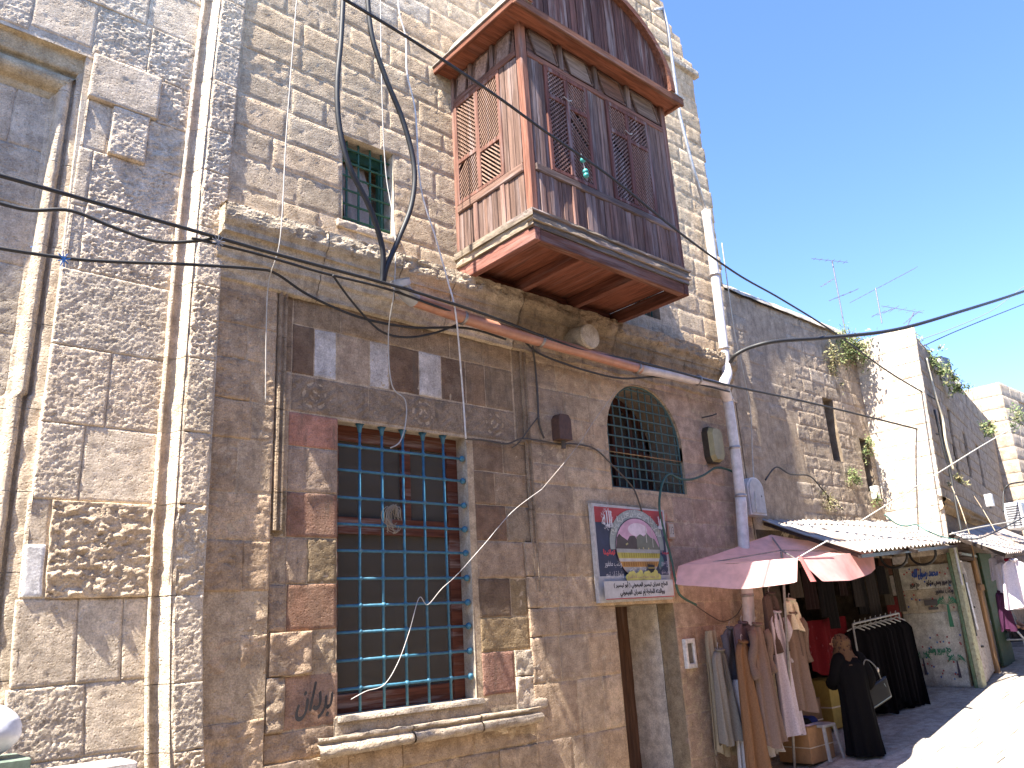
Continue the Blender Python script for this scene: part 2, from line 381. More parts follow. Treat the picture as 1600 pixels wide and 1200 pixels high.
# upper courses
zs = [4.08, 4.4, 4.77, 5.12, 5.5, 5.83, 6.09, 6.44, 6.76, 7.06, 7.38, 7.68, 8.0, 8.3, 8.62, 8.95, 9.28, 9.6, 9.9, 10.2, 10.5, 10.8, 11.1, 11.35]
bal = (5.75, 8.2, 4.3, 7.3)
for i in range(len(zs) - 1):
    z0, z1 = zs[i], zs[i + 1]; xe = 11.5 if z1 < 10.25 else (11.28 if z1 < 10.55 else (11.05 if z1 < 10.9 else 10.7))
    ob = [(3.97, 4.65, 4.4, 5.5), (8.95, 9.55, 4.45, 5.12), bal]
    if z0 > 8.5: ob.append((0, 5.6, 0, 20))
    if z0 > 9.3: ob.append((0, 7.6, 0, 20))
    for (p, q) in course(2.66 + float(bow((z0 + z1) / 2)), xe + rnd.uniform(-.04, .05), .38, .72, ob, z0, z1):
        c = jit(CU, .14, .35 if p < 5.8 else .55); ro_ = 1 if rnd.random() < .72 else rnd.choice([0, 2])
        if 3.9 < p < 5.6 and rnd.random() < .12: c = jit((.5, .46, .4), .1, .2)
        obj('stone', stone(p, q, z0, z1, PY(6.95), rnd.uniform(-.003, .004), ro_, .05 if q < 6 else .07, .007, p * 7 + z0), LIME, house, c, True)
# plastered patch between the courses left of the balcony roof
def patch_f(a, b): return (4.62 + a * 1.2, 6.925 + .012 * np.abs(a - .5) - .012 * fbm(a * 5, b * 5), 6.75 + b * 1.5)
# lower courses, outside the window panel
ZL = [-2.4, -1.8, -1.2, -.6, -.25, .1, .46, .9, 1.33, 1.83, 2.2, 2.6, 2.95, 3.3, 3.6]
for i in range(len(ZL) - 1):
    z0, z1 = ZL[i], ZL[i + 1]
    for (p, q) in course(2.62, 3.28, .3, .62, [], z0, z1):
        bad = z1 < .5
        obj('stone', stone(p, q, z0, z1, PY(7.0), rnd.uniform(-.01, .012), 3 if bad else rnd.choice([1, 2, 2]), .022, .012 if bad else .006, p * 5 + z0, back=.12, fs=1.2), LIME, house, jit(CLO, .14, .6), True)
ZR = [-2.4, -1.75, -1.2, -.6, -.1, .22, .58, .98, 1.33, 1.7, 1.95, 2.24, 2.6, 2.95, 3.3, 3.6]
for i in range(len(ZR) - 1):
    z0, z1 = ZR[i], ZR[i + 1]
    ob = [(7.93, 9.12, -2.5, .22)]
    if z1 <= 2.25 and z0 >= 1.69: ob.append((AX - AR, AX + AR, 1.7, 2.3))
    for (p, q) in course(6.62 if z0 > .9 else 6.45, 11.36, .4, .8, ob, z0, z1):
        c = jit(CLO if p > 7 else TAN, .12, .75); r_ = rnd.choice([1, 1, 1, 0, 2]) if z0 < 1.3 else rnd.choice([1, 0, 1])
        if p > 9: c = jit((.45, .335, .255), .1, .45)
        sn = snap_arch if in_arch(np.array([p, q, (p + q) / 2, p, q]), np.array([z0, z0, z0, z1, z1]), AR + .02).any() else None
        obj('stone', stone(p, q, z0, z1, PY(7.0), rnd.uniform(-.003, .004), r_, .035 if sn else .04, .005, p * 5 + z0, sn), LIME, house, c, True)
for (z0, z1) in ((-2.4, -1.75), (-1.75, -1.2), (-1.2, -.98)):
    for (p, q) in course(3.28, 6.45, .5, .95, [], z0, z1):
        obj('stone', stone(p, q, z0, z1, PY(6.99), rnd.uniform(-.01, .015), rnd.choice([1, 2, 2, 3]), .035, .008, p * 5 + z0), LIME, house, jit(CLO, .12, .45), True)
# panel round the grilled window: striped blocks, joggled voussoirs, carved lintel
def carve(a, b):
    x = a * 1.0; z = b - 2.37
    r = np.zeros_like(a)
    for cx in (3.72, 5.05, 6.1):
        d = np.hypot(a - cx, z); r = r + np.where(d < .17, .009 * np.cos(d * 75) * (.6 + .4 * np.cos(6 * np.arctan2(z, a - cx))), 0)
    s = np.abs(np.sin(a * 31 + 2.2 * np.sin(b * 23)) * np.sin(b * 27 + 1.7 * np.sin(a * 17)))
    return r + .012 * (s - .4) * (np.abs(z) < .17)
BL = [(3.46, 4.35, 2.18, 2.56, 'c'), (4.35, 5.6, 2.18, 2.56, 'c'), (5.6, 6.42, 2.18, 2.56, 'c'),
      (3.44, 3.98, 1.83, 2.17, (.46, .225, .16), 0), (3.44, 3.98, 1.38, 1.83, (.44, .33, .25), 1), (3.44, 3.98, .95, 1.38, (.3, .165, .115), 0), (3.44, 3.66, .52, .95, TAN, 1), (3.66, 3.98, .52, .95, (.27, .2, .12), 1),
      (3.46, 3.98, .1, .52, (.3, .17, .115), 0), (3.3, 3.72, -.28, .1, TAN, 3), (3.72, 3.98, -.28, .1, (.4, .31, .22), 2), (3.46, 4.0, -.74, -.28, (.4, .265, .2), 0), (3.28, 3.46, -.74, -.28, TAN, 3), (3.28, 3.98, -.98, -.74, TAN, 2),
      (3.28, 3.44, 1.38, 1.83, TAN, 1), (3.28, 3.44, .95, 1.38, (.28, .21, .13), 2), (3.28, 3.44, .52, .95, TAN, 2), (3.28, 3.46, .1, .52, TAN, 2), (3.28, 3.44, 1.83, 2.17, (.4, .31, .23), 1), (3.28, 3.46, 2.17, 2.56, TAN, 0),
      (5.74, 6.2, 1.78, 2.17, (.23, .155, .105), 0), (6.2, 6.58, 1.78, 2.17, (.3, .22, .15), 1), (5.74, 6.05, 1.39, 1.78, (.26, .18, .12), 0), (6.05, 6.58, 1.39, 1.78, (.33, .245, .17), 1),
      (5.74, 6.2, .98, 1.39, (.2, .125, .085), 0), (6.2, 6.58, .98, 1.39, (.33, .25, .175), 1), (5.74, 6.45, .56, .98, (.38, .29, .215), 1), (5.74, 6.2, .14, .56, (.165, .115, .08), 0), (6.2, 6.46, .14, .56, OCH, 1), (5.74, 6.46, -.22, .14, OCH, 1),
      (5.74, 6.2, -.66, -.22, (.3, .165, .125), 0), (6.2, 6.56, -.5, -.22, (.5, .42, .33), 3), (6.2, 6.66, -.86, -.5, (.56, .48, .39), 3)]
x = 3.46
for d, c in ((.24, BRN), (.26, WHITE), (.4, TAN), (.25, WHITE), (.4, BRN), (.31, WHITE), (.36, BRN), (.3, (.26, .18, .12)), (.44, (.3, .22, .15))):
    BL.append((x, x + d, 2.57, 3.1, c, 0)); x += d
x = 3.46
for d in (.55, .75, .7, .5, .46): BL.append((x, x + d, 3.1, 3.42, jit((.33, .25, .175), .1), 0)); x += d
BL += [(3.3, 3.46, 2.57, 3.42, (.27, .2, .14), 0), (6.44, 6.6, 2.17, 3.42, (.26, .19, .13), 0)]
for bl in BL:
    p, q, z0, z1, c = bl[:5]
    if c == 'c': vf = stone(p, q, z0, z1, PY(7.03), 0, 0, .016, .004, p, None, carve); c = (.31, .235, .17, 1.)
    else:
        vf = stone(p, q, z0, z1, PY(7.03), rnd.uniform(-.004, .006) + (.03 if bl[5] == 3 else 0), bl[5], .03, .005, p * 5 + z0); c = jit(c, .06, .95 if (z0 > .4 and c != WHITE) else (.55 if c != WHITE else .4))
    obj('stone', vf, LIME, house, c, True)
# upright mouldings that frame the panel
for (x0, z0, z1, s) in ((3.29, 1.0, 3.45, 1), (6.66, .4, 3.5, -1)):
    pf = [(0, .0), (.012, .03), (.03, .035), (.042, .012), (.06, .01), (.075, .03), (.09, .03), (.1, 0)]
    zz = z0
    while zz < z1 - .05:
        ze = min(zz + rnd.uniform(.35, .5), z1)
        obj('moulding_stone', prism([(x0 + s * u, 7.02 - t) for u, t in pf][::s], zz + .003, ze - .003, lambda u, w_, d: (u, w_, d)), LIME, house, jit((.3, .23, .165), .1, .9)); zz = ze
# cornice
PRO = [(6.95, 4.12), (6.73, 4.09), (6.72, 3.93), (6.735, 3.9), (6.78, 3.86), (6.83, 3.78), (6.84, 3.72), (6.87, 3.69), (6.9, 3.64), (6.9, 3.59), (6.935, 3.56), (6.95, 3.5), (6.975, 3.46), (6.975, 3.4), (7.01, 3.38)]
ss = np.array([0] + list(np.cumsum([math.dist(PRO[i], PRO[i + 1]) for i in range(len(PRO) - 1)]))); ss /= ss[-1]; py_ = np.array([p[0] for p in PRO]); pz_ = np.array([p[1] for p in PRO])
x = 2.6
while x < 11.2:
    d = min(rnd.uniform(.7, 1.1), 11.22 - x); rough = .25 if x < 6 else 1.0
    def cf(a, b, x=x, d=d, rough=rough):
        X = x + .004 + a * (d - .008); yy = np.interp(b, ss, py_); zz = np.interp(b, ss, pz_)
        n = fbm(X * 5, b * 9, 4); h = (n - .5) * (.03 * (b < .4) + .04 * rough * (b > .3) + .006)
        return (X, yy - h + (b < .42) * np.clip(fbm(X * 11, b * 14, 3) - .56, 0, 1) * .12, zz + (fbm(X * 4 + 9, b * 3 + 3, 3) - .5) * (.02 + .035 * rough) * (b > .05))
    g1 = grid(max(6, int(d / .02)), 70, cf, True)
    c = jit((.5, .43, .33), .06, .5) if x < 5.4 else jit((.37, .29, .2), .08, .9)
    obj('cornice_block', join(g1, box(x + .01, x + d - .01, 6.8 if x > 2.62 else 6.78, 7.0, 3.8, 4.08)), LIME, house, c, False); x += d
# ledge high on the wall
for i in range(7):
    x = 8.6 + i * .43
    obj('ledge_stone', stone(x, x + .43, 9.86, 10.0, PY(6.88), 0, 2, .05, .005, x, back=.12), LIME, house, jit((.42, .38, .33), .1, .8), True)
# arched window ------------------------------------------------
wa = obj('arched_window', (lambda r: r)((lambda ang: ([(AX + AR * math.cos(t), y, AZ + AR * math.sin(t)) for y in (7.0, 7.75) for t in ang] + [(AX + AR, y, 1.7) for y in (7.0, 7.75)] + [(AX - AR, y, 1.7) for y in (7.0, 7.75)],
        [(i, i + 1, i + 26, i + 25) for i in range(24)] + [(0, 50, 51, 25), (24, 49, 53, 52), (50, 52, 53, 51)]))([math.pi * i / 24 for i in range(25)])), PLASTER, house, (.3, .255, .2, .5))
MG = (.045, .1, .1)
for k in range(11):
    x = AX - AR + AR * 2 * (k + .5) / 11; zt = AZ + math.sqrt(max(0, AR ** 2 - (x - AX) ** 2)); obj('grille_bar', tube([(x, 7.06, 1.7), (x, 7.06, zt)], .011, 6), GRILLE, wa, MG)
for k in range(11):
    z = 1.76 + k * .145; hw = AR if z < AZ else math.sqrt(max(0, AR ** 2 - (z - AZ) ** 2)); obj('grille_bar', tube([(AX - hw, 7.045, z), (AX + hw, 7.045, z)], .011, 6), GRILLE, wa, MG)
obj('grille_frame', tube([(AX - AR + .015, 7.05, 1.72), (AX - AR + .015, 7.05, AZ)] + [(AX - (AR - .015) * math.cos(math.pi * i / 24), 7.05, AZ + (AR - .015) * math.sin(math.pi * i / 24)) for i in range(1, 24)] + [(AX + AR - .015, 7.05, AZ), (AX + AR - .015, 7.05, 1.72)], .016, 6), GRILLE, wa, MG)
def arc_strip(r0_, r1_, y0, y1):
    m = MB()
    for i in range(20):
        t0, t1 = math.pi * i / 20, math.pi * (i + 1) / 20; q = [(r0_, t0), (r1_, t0), (r1_, t1), (r0_, t1)]
        m.add(prism([(AX + r * math.cos(t), AZ + r * math.sin(t)) for r, t in q], y0, y1, lambda u, w_, d: (u, d, w_)))
    return m.vf
obj('window_frame', join(arc_strip(.72, .82, 7.6, 7.68), *[cbox(AX + s, AX + s + .07, 7.6, 7.68, 1.7, AZ + .75 * math.sqrt(max(.05, 1 - (s / .8) ** 2))) for s in (-.82, -.45, -.035, .38, .74)], cbox(AX - .8, AX + .8, 7.61, 7.67, 2.42, 2.5)), WOODZ, wa, (.1, .04, .025, .3))
obj('pane', ([(AX - .8, 7.66, 1.7), (AX + .8, 7.66, 1.7), (AX + .8, 7.66, AZ)] + [(AX + .8 * math.cos(math.pi * i / 16), 7.66, AZ + .8 * math.sin(math.pi * i / 16)) for i in range(17)] + [(AX - .8, 7.66, AZ)], [tuple(range(21))]), GLASS, wa)
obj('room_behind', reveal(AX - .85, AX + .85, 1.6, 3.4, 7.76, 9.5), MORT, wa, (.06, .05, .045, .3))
# grilled window -------------------------------------------------
wb = obj('grilled_window', reveal(3.98, 5.65, -.67, 2.16, 7.032, 7.34, False), PLASTER, house, (.47, .42, .35, .25))
RB = (.12, .042, .025)
obj('window_frame', join(cbox(3.98, 5.65, 7.22, 7.3, 2.0, 2.16), cbox(5.5, 5.65, 7.22, 7.3, -.67, 2.0), cbox(3.98, 4.1, 7.22, 7.3, -.67, 2.0), cbox(4.88, 5.0, 7.225, 7.3, 1.2, 2.0), cbox(4.1, 5.5, 7.225, 7.3, 1.03, 1.2), cbox(4.1, 5.5, 7.225, 7.3, -.67, -.5)), WOODX, wb, RB)
for (p, q, r_, s) in ((4.1, 4.88, 1.2, 2.0), (5.0, 5.5, 1.2, 2.0), (4.1, 5.5, -.5, 1.03)): obj('pane', box(p, q, 7.265, 7.27, r_, s), GLASS, wb)
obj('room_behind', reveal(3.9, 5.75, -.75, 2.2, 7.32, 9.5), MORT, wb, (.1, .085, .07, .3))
obj('pale_window_cloth', grid(30, 12, lambda a, b: (4.0 + a * .85, 7.36 + .03 * np.sin(a * 30) * (1.1 - b), .16 + b * (.5 - np.abs(a - .5) * .55) - (1 - b) * .25 * np.abs(a - .45))), CLOTH, wb, (.5, .48, .46), True)  # pale cloth shape standing in for a bright reflection on the panes
BLUE = (.035, .14, .215); YG = 7.09
gxs = [v_[0] for v_ in [(4.271,1.764),(4.542,1.685),(4.809,1.673),(5.077,1.659),(5.357,1.645)]]  # long-decimal coordinates here and below: image pixels projected offline onto assumed depth planes
gzs = [v_[1] for v_ in [(4.278,1.907),(4.278,1.65),(4.277,1.37),(4.284,1.103),(4.291,0.841),(4.298,0.571),(4.304,0.312),(4.318,0.064),(4.324,-0.192),(4.33,-0.449)]]
for gx_ in gxs: obj('grille_bar', join(tube([(gx_, YG, -.66), (gx_, YG, 2.07)], .0145, 7), tube([(gx_, YG, 2.06), (gx_, YG, 2.12), (gx_, YG, 2.155)], [.016, .028, .05], 8)), GRILLE, wb, jit(BLUE, .1, 1), True)
for gz_ in gzs: obj('grille_bar', join(tube([(3.99, YG - .004, gz_), (5.62, YG - .004, gz_)], .0145, 7), ball((5.61, YG - .015, gz_), .036)), GRILLE, wb, jit(BLUE, .1, 1), True)
for gx_ in gxs:
    for gz_ in gzs: obj('grille_knot', ball((gx_, YG - .003, gz_), .028, 7, 5), GRILLE, wb, jit(BLUE, .08, 1), True)
obj('window_sill', stone(3.95, 5.78, -.97, -.68, PY(6.99), 0, 1, .03, .004, 3), LIME, house, (.44, .36, .275, .2), True)
obj('sill_top', stone(3.97, 5.7, 6.96, 7.22, lambda a, b, H: (a, b, -.67 + H), 0, 0, .04, .004, 5), LIME, house, (.5, .43, .35, .1), True)
for i, (p, q) in enumerate(((3.74, 4.75), (4.76, 5.6), (5.61, 6.47))):      # roll moulding below the sill
    z_ = -.93
    prf = [(7.0, .1), (6.93, .1), (6.925, .075), (6.95, .06), (6.95, .045), (6.915, .03), (6.895, .0), (6.9, -.035), (6.925, -.06), (7.0, -.07)]
    def rf(a, b, p=p, q=q):
        s_ = np.linspace(0, 1, len(prf)); X = p + .004 + a * (q - p - .008); n = fbm(X * 8, b * 5, 4) - .5
        return (X, np.interp(b, s_, [t[0] for t in prf]) + n * .03 - .02, z_ + np.interp(b, s_, [t[1] for t in prf]) + n * .02)
    obj('sill_moulding', grid(int((q - p) / .025), 26, rf, True), LIME, house, jit((.46, .38, .295), .06, .15), True)
# small upper window
wc = obj('small_window', reveal(3.97, 4.65, 4.4, 5.5, 6.95, 7.3, False), PLASTER, house, (.5, .45, .37, .2))
GR = (.02, .085, .05)
for k in range(4): x = 4.08 + k * .155; obj('grille_bar', tube([(x, 7.05, 4.4), (x, 7.05, 5.5)], .014, 6), GRILLE, wc, GR)
for k in range(6): z = 4.5 + k * .18; obj('grille_bar', tube([(3.97, 7.04, z), (4.65, 7.04, z)], .014, 6), GRILLE, wc, GR)
obj('window_frame', join(cbox(3.97, 4.65, 7.16, 7.22, 5.36, 5.5), cbox(4.57, 4.65, 7.16, 7.22, 4.4, 5.36), cbox(3.97, 4.03, 7.16, 7.22, 4.4, 5.36)), PAINT, wc, (.02, .09, .05))
obj('pale_window_cloth', grid(20, 10, lambda a, b: (4.2 + a * .4 - .16 * b * b, 7.28 + .03 * np.sin(a * 22), 4.42 + b * .95)), CLOTH, wc, (.5, .42, .38), True)  # curtain hung inside the small window
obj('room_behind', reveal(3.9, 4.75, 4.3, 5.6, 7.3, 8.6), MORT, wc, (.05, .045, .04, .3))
obj('window_ledge', stone(3.9, 4.72, 4.3, 4.4, PY(6.94), .02, 2, .03, .004, 3), LIME, house, (.55, .48, .4, .1), True)
wd = obj('small_window', reveal(8.95, 9.55, 4.45, 5.12, 6.95, 7.3, False), PLASTER, house, (.4, .34, .28, .4))
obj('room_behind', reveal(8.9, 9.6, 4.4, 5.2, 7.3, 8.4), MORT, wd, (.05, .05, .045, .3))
for k in range(4): x = 9.02 + k * .15; obj('grille_bar', tube([(x, 7.05, 4.45), (x, 7.05, 5.12)], .012, 6), GRILLE, wd, GR)
for k in range(4): z = 4.5 + k * .16; obj('grille_bar', tube([(8.95, 7.04, z), (9.55, 7.04, z)], .012, 6), GRILLE, wd, GR)
# doorway under the sign
dw = obj('doorway', join(([(9.12, 7.0, -2.5), (9.12, 7.28, -2.5), (9.12, 7.28, .22), (9.12, 7.0, .22)], [(0, 1, 2, 3)]), ([(7.93, 7.0, .22), (9.12, 7.0, .22), (9.12, 7.8, .22), (7.93, 7.8, .22)], [(0, 1, 2, 3)]), ([(7.93, 7.0, -2.5), (7.93, 7.8, -2.5), (7.93, 7.8, .22), (7.93, 7.0, .22)], [(0, 1, 2, 3)])), LIME, house, (.38, .3, .2, .7))
obj('plaster_jamb', grid(16, 50, lambda a, b: (9.1 - .03 * fbm(a * 5, b * 14) - .05 * np.clip(a, 0, 1), 7.26 + a * .52, -2.5 + b * 2.72)), PLASTER, dw, (.72, .68, .62, .25), True)
for i in range(5): obj('door_plank', cbox(7.9 + i * .25, 8.148 + i * .25, 7.76 - .004 * (i % 2), 7.8, -2.4, .24), WOODZ, dw, (.11, .06, .038, .3))

# ------------------------------------------------------------------ left house
lh = thing('pilaster_house', 'pale dressed stone house with moulded niche frame, nearest at left', 'house', (2.2, 6.9, -2.2))
CL = (.68, .585, .47); CLO2 = (.64, .53, .4)
LK = 1.027          # left house scaled about the camera, flush with the upper wall of its neighbour
def lk(p): return tuple(q * LK for q in p)
def PB(y0): return lambda a, b, H: lk((a + bow(b), y0 - H, b))
STS = [(.2, .95, 5.8, 6.3, 1), (.95, 1.7, 5.8, 6.3, 1), (1.7, 2.2, 5.8, 6.3, 0), (.3, .78, 5.24, 5.8, 1), (.78, 1.28, 5.3, 5.8, 0), (1.28, 1.76, 5.24, 5.8, 2), (1.76, 2.2, 5.24, 5.8, 2),
       (1.3, 1.9, 4.77, 5.24, 0, .05), (1.9, 2.2, 4.77, 5.24, 2), (1.3, 1.52, 4.27, 4.77, 0), (1.52, 1.84, 4.27, 4.77, 1, .045), (1.84, 2.2, 4.27, 4.77, 3), (1.3, 1.42, 3.7, 4.27, 0), (1.42, 2.2, 3.75, 4.27, 2), (1.3, 1.42, 3.1, 3.7, 1),
       (1.42, 2.2, 3.1, 3.75, 2), (1.3, 2.2, 2.42, 3.1, 1), (1.3, 1.76, 1.77, 2.42, 1), (1.76, 2.2, 1.77, 2.42, 1), (1.3, 1.62, 1.16, 1.77, 1), (1.62, 2.2, 1.16, 1.77, 0), (1.28, 1.44, .42, 1.16, 0), (1.44, 2.2, .42, 1.16, 3, .02),
       (1.26, 1.68, -.2, .42, 0), (1.68, 2.0, -.2, .42, 0), (2.0, 2.2, -.2, .42, 0), (1.24, 1.75, -.71, -.2, 1), (1.75, 2.2, -.71, -.2, 0), (1.2, 1.7, -1.2, -.71, 1), (1.7, 2.2, -1.2, -.71, 1), (1.2, 2.2, -2.4, -1.2, 1)]
for s in ((.2, .9, 6.3, 6.8), (.9, 1.6, 6.3, 6.8), (1.6, 2.2, 6.3, 6.8), (.2, 1.1, 6.8, 7.4), (1.1, 2.2, 6.8, 7.4), (.2, 1.3, 7.4, 8), (1.3, 2.2, 7.4, 8)): STS.append(s + (1,))
for s in STS:
    c = CLO2 if (s[2] == .42 and s[4] == 3) else CL
    obj('stone', stone(*s[:4], PB(6.9), (s[5] if len(s) > 5 else 0) + rnd.uniform(-.004, .006), s[4], .0115 if s[4] else .02, .004, s[0] * 5 + s[2], fs=2.3), LIME, lh, jit(c, .06, .22), True)
for (p, q, r_, s, g) in ((1.29, 1.43, .43, .82, 0),): obj('plaster_patch', stone(p, q, r_, s, PB(6.888), 0, 0, .02, .004, 1), PLASTER, lh, (.72, .72, .72, .05), True)
sp = [-2.4, -.75, -.25, .42, 1.16, 1.78, 2.45, 3.16, 3.75, 4.35, 4.82, 5.38, 5.85, 6.4, 7.0, 8.0]
for i in range(len(sp) - 1):
    z0, z1 = sp[i], sp[i + 1]; rg = 3 if i == 3 else (2 if 4.1 < z0 < 5.3 or rnd.random() < .3 else rnd.choice([0, 1, 1]))
    c = jit(CLO2 if i in (3, 5) else CL, .07, .25)
    obj('stone', stone(2.34, 2.58, z0, z1, PB(6.75), rnd.uniform(-.003, .006), rg, .0115, .004, z0 * 3, back=.3, fs=2.3), LIME, lh, c, True)
    pf = np.array([(2.175, 6.9), (2.18, 6.855), (2.2, 6.85), (2.212, 6.89), (2.225, 6.905), (2.25, 6.89), (2.28, 6.85), (2.302, 6.8), (2.308, 6.765), (2.318, 6.755), (2.326, 6.77), (2.335, 6.755), (2.35, 6.75)])
    am = .05 if rg == 3 else .022
    def mf(a, b, z0=z0, z1=z1, am=am):
        t = np.linspace(0, 1, len(pf)); Z = z0 + .003 + b * (z1 - z0 - .006); n = (fbm(a * 4 + 3, Z * 7, 4) - .5) * am
        return lk((np.interp(a, t, pf[:, 0]) + n * .5 + bow(Z), np.interp(a, t, pf[:, 1]) + n, Z))
    obj('moulding_stone', grid(36, max(6, int((z1 - z0) / .03)), mf), LIME, lh, c, True)
# niche frame: one profile mitred round the corner
FP = np.array([(0, 6.9), (.004, 6.955), (.02, 6.96), (.1, 6.97), (.108, 7.02), (.125, 7.03), (.133, 6.99), (.152, 6.965), (.178, 6.955), (.203, 6.965), (.224, 7.0), (.23, 7.03), (.235, 7.06), (.26, 7.07), (.28, 7.09)])
def frame_piece(t0, t1, side):
    def f(a, b):
        d = np.interp(b, np.linspace(0, 1, len(FP)), FP[:, 0]); y = np.interp(b, np.linspace(0, 1, len(FP)), FP[:, 1]); t = t0 + a * (t1 - t0)
        n = (fbm(t * 6 + 31, b * 4, 4) - .5) * .022
        if side: Z = np.minimum(t, 5.19 - d * 1.6); return lk((1.335 - d + bow(Z) * .7 - .03 * (Z < 2), y + n, Z))
        X = np.minimum(t, 1.335 - d + .066 + 0 * t); return lk((X, y + n, 5.19 - d * 1.6 + n))
    return grid(max(8, int(abs(t1 - t0) / .03)), 44, f, not side)
z = -2.4
while z < 5.19:
    z1 = 5.2 if z > 4.2 else z + rnd.uniform(.55, .85)
    obj('frame_moulding', frame_piece(z + .003, z1 - .003, True), LIME, lh, jit((.58, .5, .4), .06, .35), True); z = z1
for (p, q) in ((-.6, .1), (.1, .85), (.85, 1.42)): obj('frame_moulding', frame_piece(p, q, False), LIME, lh, jit((.54, .45, .31), .06, .35), True)
for i, (z0, z1) in enumerate(((4.2, 4.75), (3.65, 4.2), (3.1, 3.65), (2.5, 3.1), (1.9, 2.5), (1.3, 1.9), (.6, 1.3), (-.2, .6), (-1, -.2))):
    for (p, q) in ((-.2, .5), (.5, 1.09)) if i % 2 else ((-.3, .8), (.8, 1.09)): obj('stone', stone(p, q, z0, z1, PB(7.08), 0, rnd.choice([0, 1, 1]), .025, .004, p + z0, fs=1.5), LIME, lh, jit((.57, .5, .41), .07, .35), True)
obj('wall_core', join(box(1.35, 2.36, 7.093, 8.5, -2.4, 5.34), box(-.6, 2.36, 7.0935, 8.5, 5.345, 8.4), box(2.47, 2.665, 6.939, 8.5, -2.4, 5.5), box(2.56, 2.73, 6.9395, 8.5, 5.505, 8.4), box(-.6, 1.1, 7.278, 8.5, -2.4, 4.85)), MORT, lh, (.6, .53, .44, .2))

# ------------------------------------------------------------------ wooden balcony
bal_ = thing('wooden_balcony', 'enclosed reddish wooden balcony with lattice shutters and arched board roof', 'balcony', (6.96, 6.3, 4.05))
BX0, BX1, BY, BZ0 = 5.58, 8.35, 5.6, 4.1
WD = (.205, .125, .1); WR = (.2, .072, .042); WG = (.2, .17, .135)
def bp(name, vf, m=WOODZ, c=WD, d=.15, al=.8): return obj(name, vf, m, bal_, jit(c, d, al))
# floor: soffit boards, joists, edge beams
bp('floor_board', box(BX0 + .05, BX1 - .05, BY + .05, 6.98, 4.26, 4.29), WOODY, (.17, .06, .035), 0, .2)
for x in (6.42, 7.38): bp('joist', cbox(x, x + .09, BY + .08, 6.97, 4.1, 4.258), WOODY, (.15, .055, .035), .1, .3)
bp('edge_beam', cbox(BX0 - .01, BX0 + .08, BY - .02, 6.97, 4.07, 4.24), WOODY, (.27, .12, .095), 0, .3)
bp('edge_beam', cbox(BX1 - .08, BX1 + .01, BY - .02, 6.97, 4.07, 4.24), WOODY, (.15, .055, .035), 0, .3)
bp('edge_beam', cbox(BX0 + .085, BX1 - .085, BY - .015, BY + .08, 4.07, 4.22), WOODX, (.16, .07, .045), 0, .6)
bp('edge_beam', cbox(BX0 + .085, BX1 - .085, 6.88, 6.97, 4.09, 4.25), WOODX, (.15, .055, .035), 0, .2)
for j, (pr, z0, z1) in enumerate(((.03, 4.225, 4.29), (.055, 4.292, 4.345), (.035, 4.347, 4.4), (.06, 4.402, 4.43))):
    def lf(a, b, pr=pr, z0=z0, z1=z1, j=j):
        X = BX0 - pr + a * (BX1 - BX0 + 2 * pr); n = (fbm(X * 6, b * 3 + j * 5, 4) - .5) * .03; s = np.clip(b * 3, 0, 3)
        return (X, BY + .06 - (pr + .06) * np.clip(np.minimum(s, 3 - s), 0, 1) + n, z0 + (z1 - z0) * np.clip(s - 1, 0, 1) + n * .3)
    bp('ledge_moulding', grid(90, 9, lf, True), WOODX, WG, .1, 1)
for j, (pr, z0, z1) in enumerate(((.035, 4.25, 4.34), (.06, 4.342, 4.43))):
    def lf(a, b, pr=pr, z0=z0, z1=z1, j=j):
        Yy = BY - pr + a * (6.98 - BY + pr); n = (fbm(Yy * 6, b * 3 + j * 5, 4) - .5) * .03; s = np.clip(b * 3, 0, 3)
        return (BX0 + .05 - (pr + .05) * np.clip(np.minimum(s, 3 - s), 0, 1) + n, Yy, z0 + (z1 - z0) * np.clip(s - 1, 0, 1) + n * .3)
    bp('ledge_moulding', grid(60, 9, lf), WOODY, (.27, .225, .17), .1, 1)
# posts and rails
for x in (BX0 - .01, BX1 - .09): bp('corner_post', cbox(x, x + .1, BY - .012, BY + .09, 4.2 if x < 6 else 4.24, 7.0, .012), WOODZ, (.22, .1, .07), .08, .6)
bp('corner_post', cbox(BX0 - .012, BX0 + .09, 6.9, 6.99, 4.2, 7.0, .012), WOODZ, (.22, .115, .085), .05, .6)
bp('rail', cbox(BX0 + .09, BX1 - .09, BY - .028, BY + .04, 4.97, 5.07, .012), WOODX, (.16, .11, .09), .05, 1)
bp('rail', cbox(BX0 + .09, BX1 - .09, BY - .02, BY + .04, 6.53, 6.61, .01), WOODX, (.16, .075, .055), .05, .6)
bp('rail', cbox(BX0 - .03, BX0 + .04, BY + .09, 6.9, 4.97, 5.08, .012), WOODY, (.24, .15, .115), .05, 1)
bp('rail', cbox(BX0 - .02, BX0 + .04, BY + .09, 6.9, 6.55, 6.64, .01), WOODY, (.2, .1, .075), .05, .7)
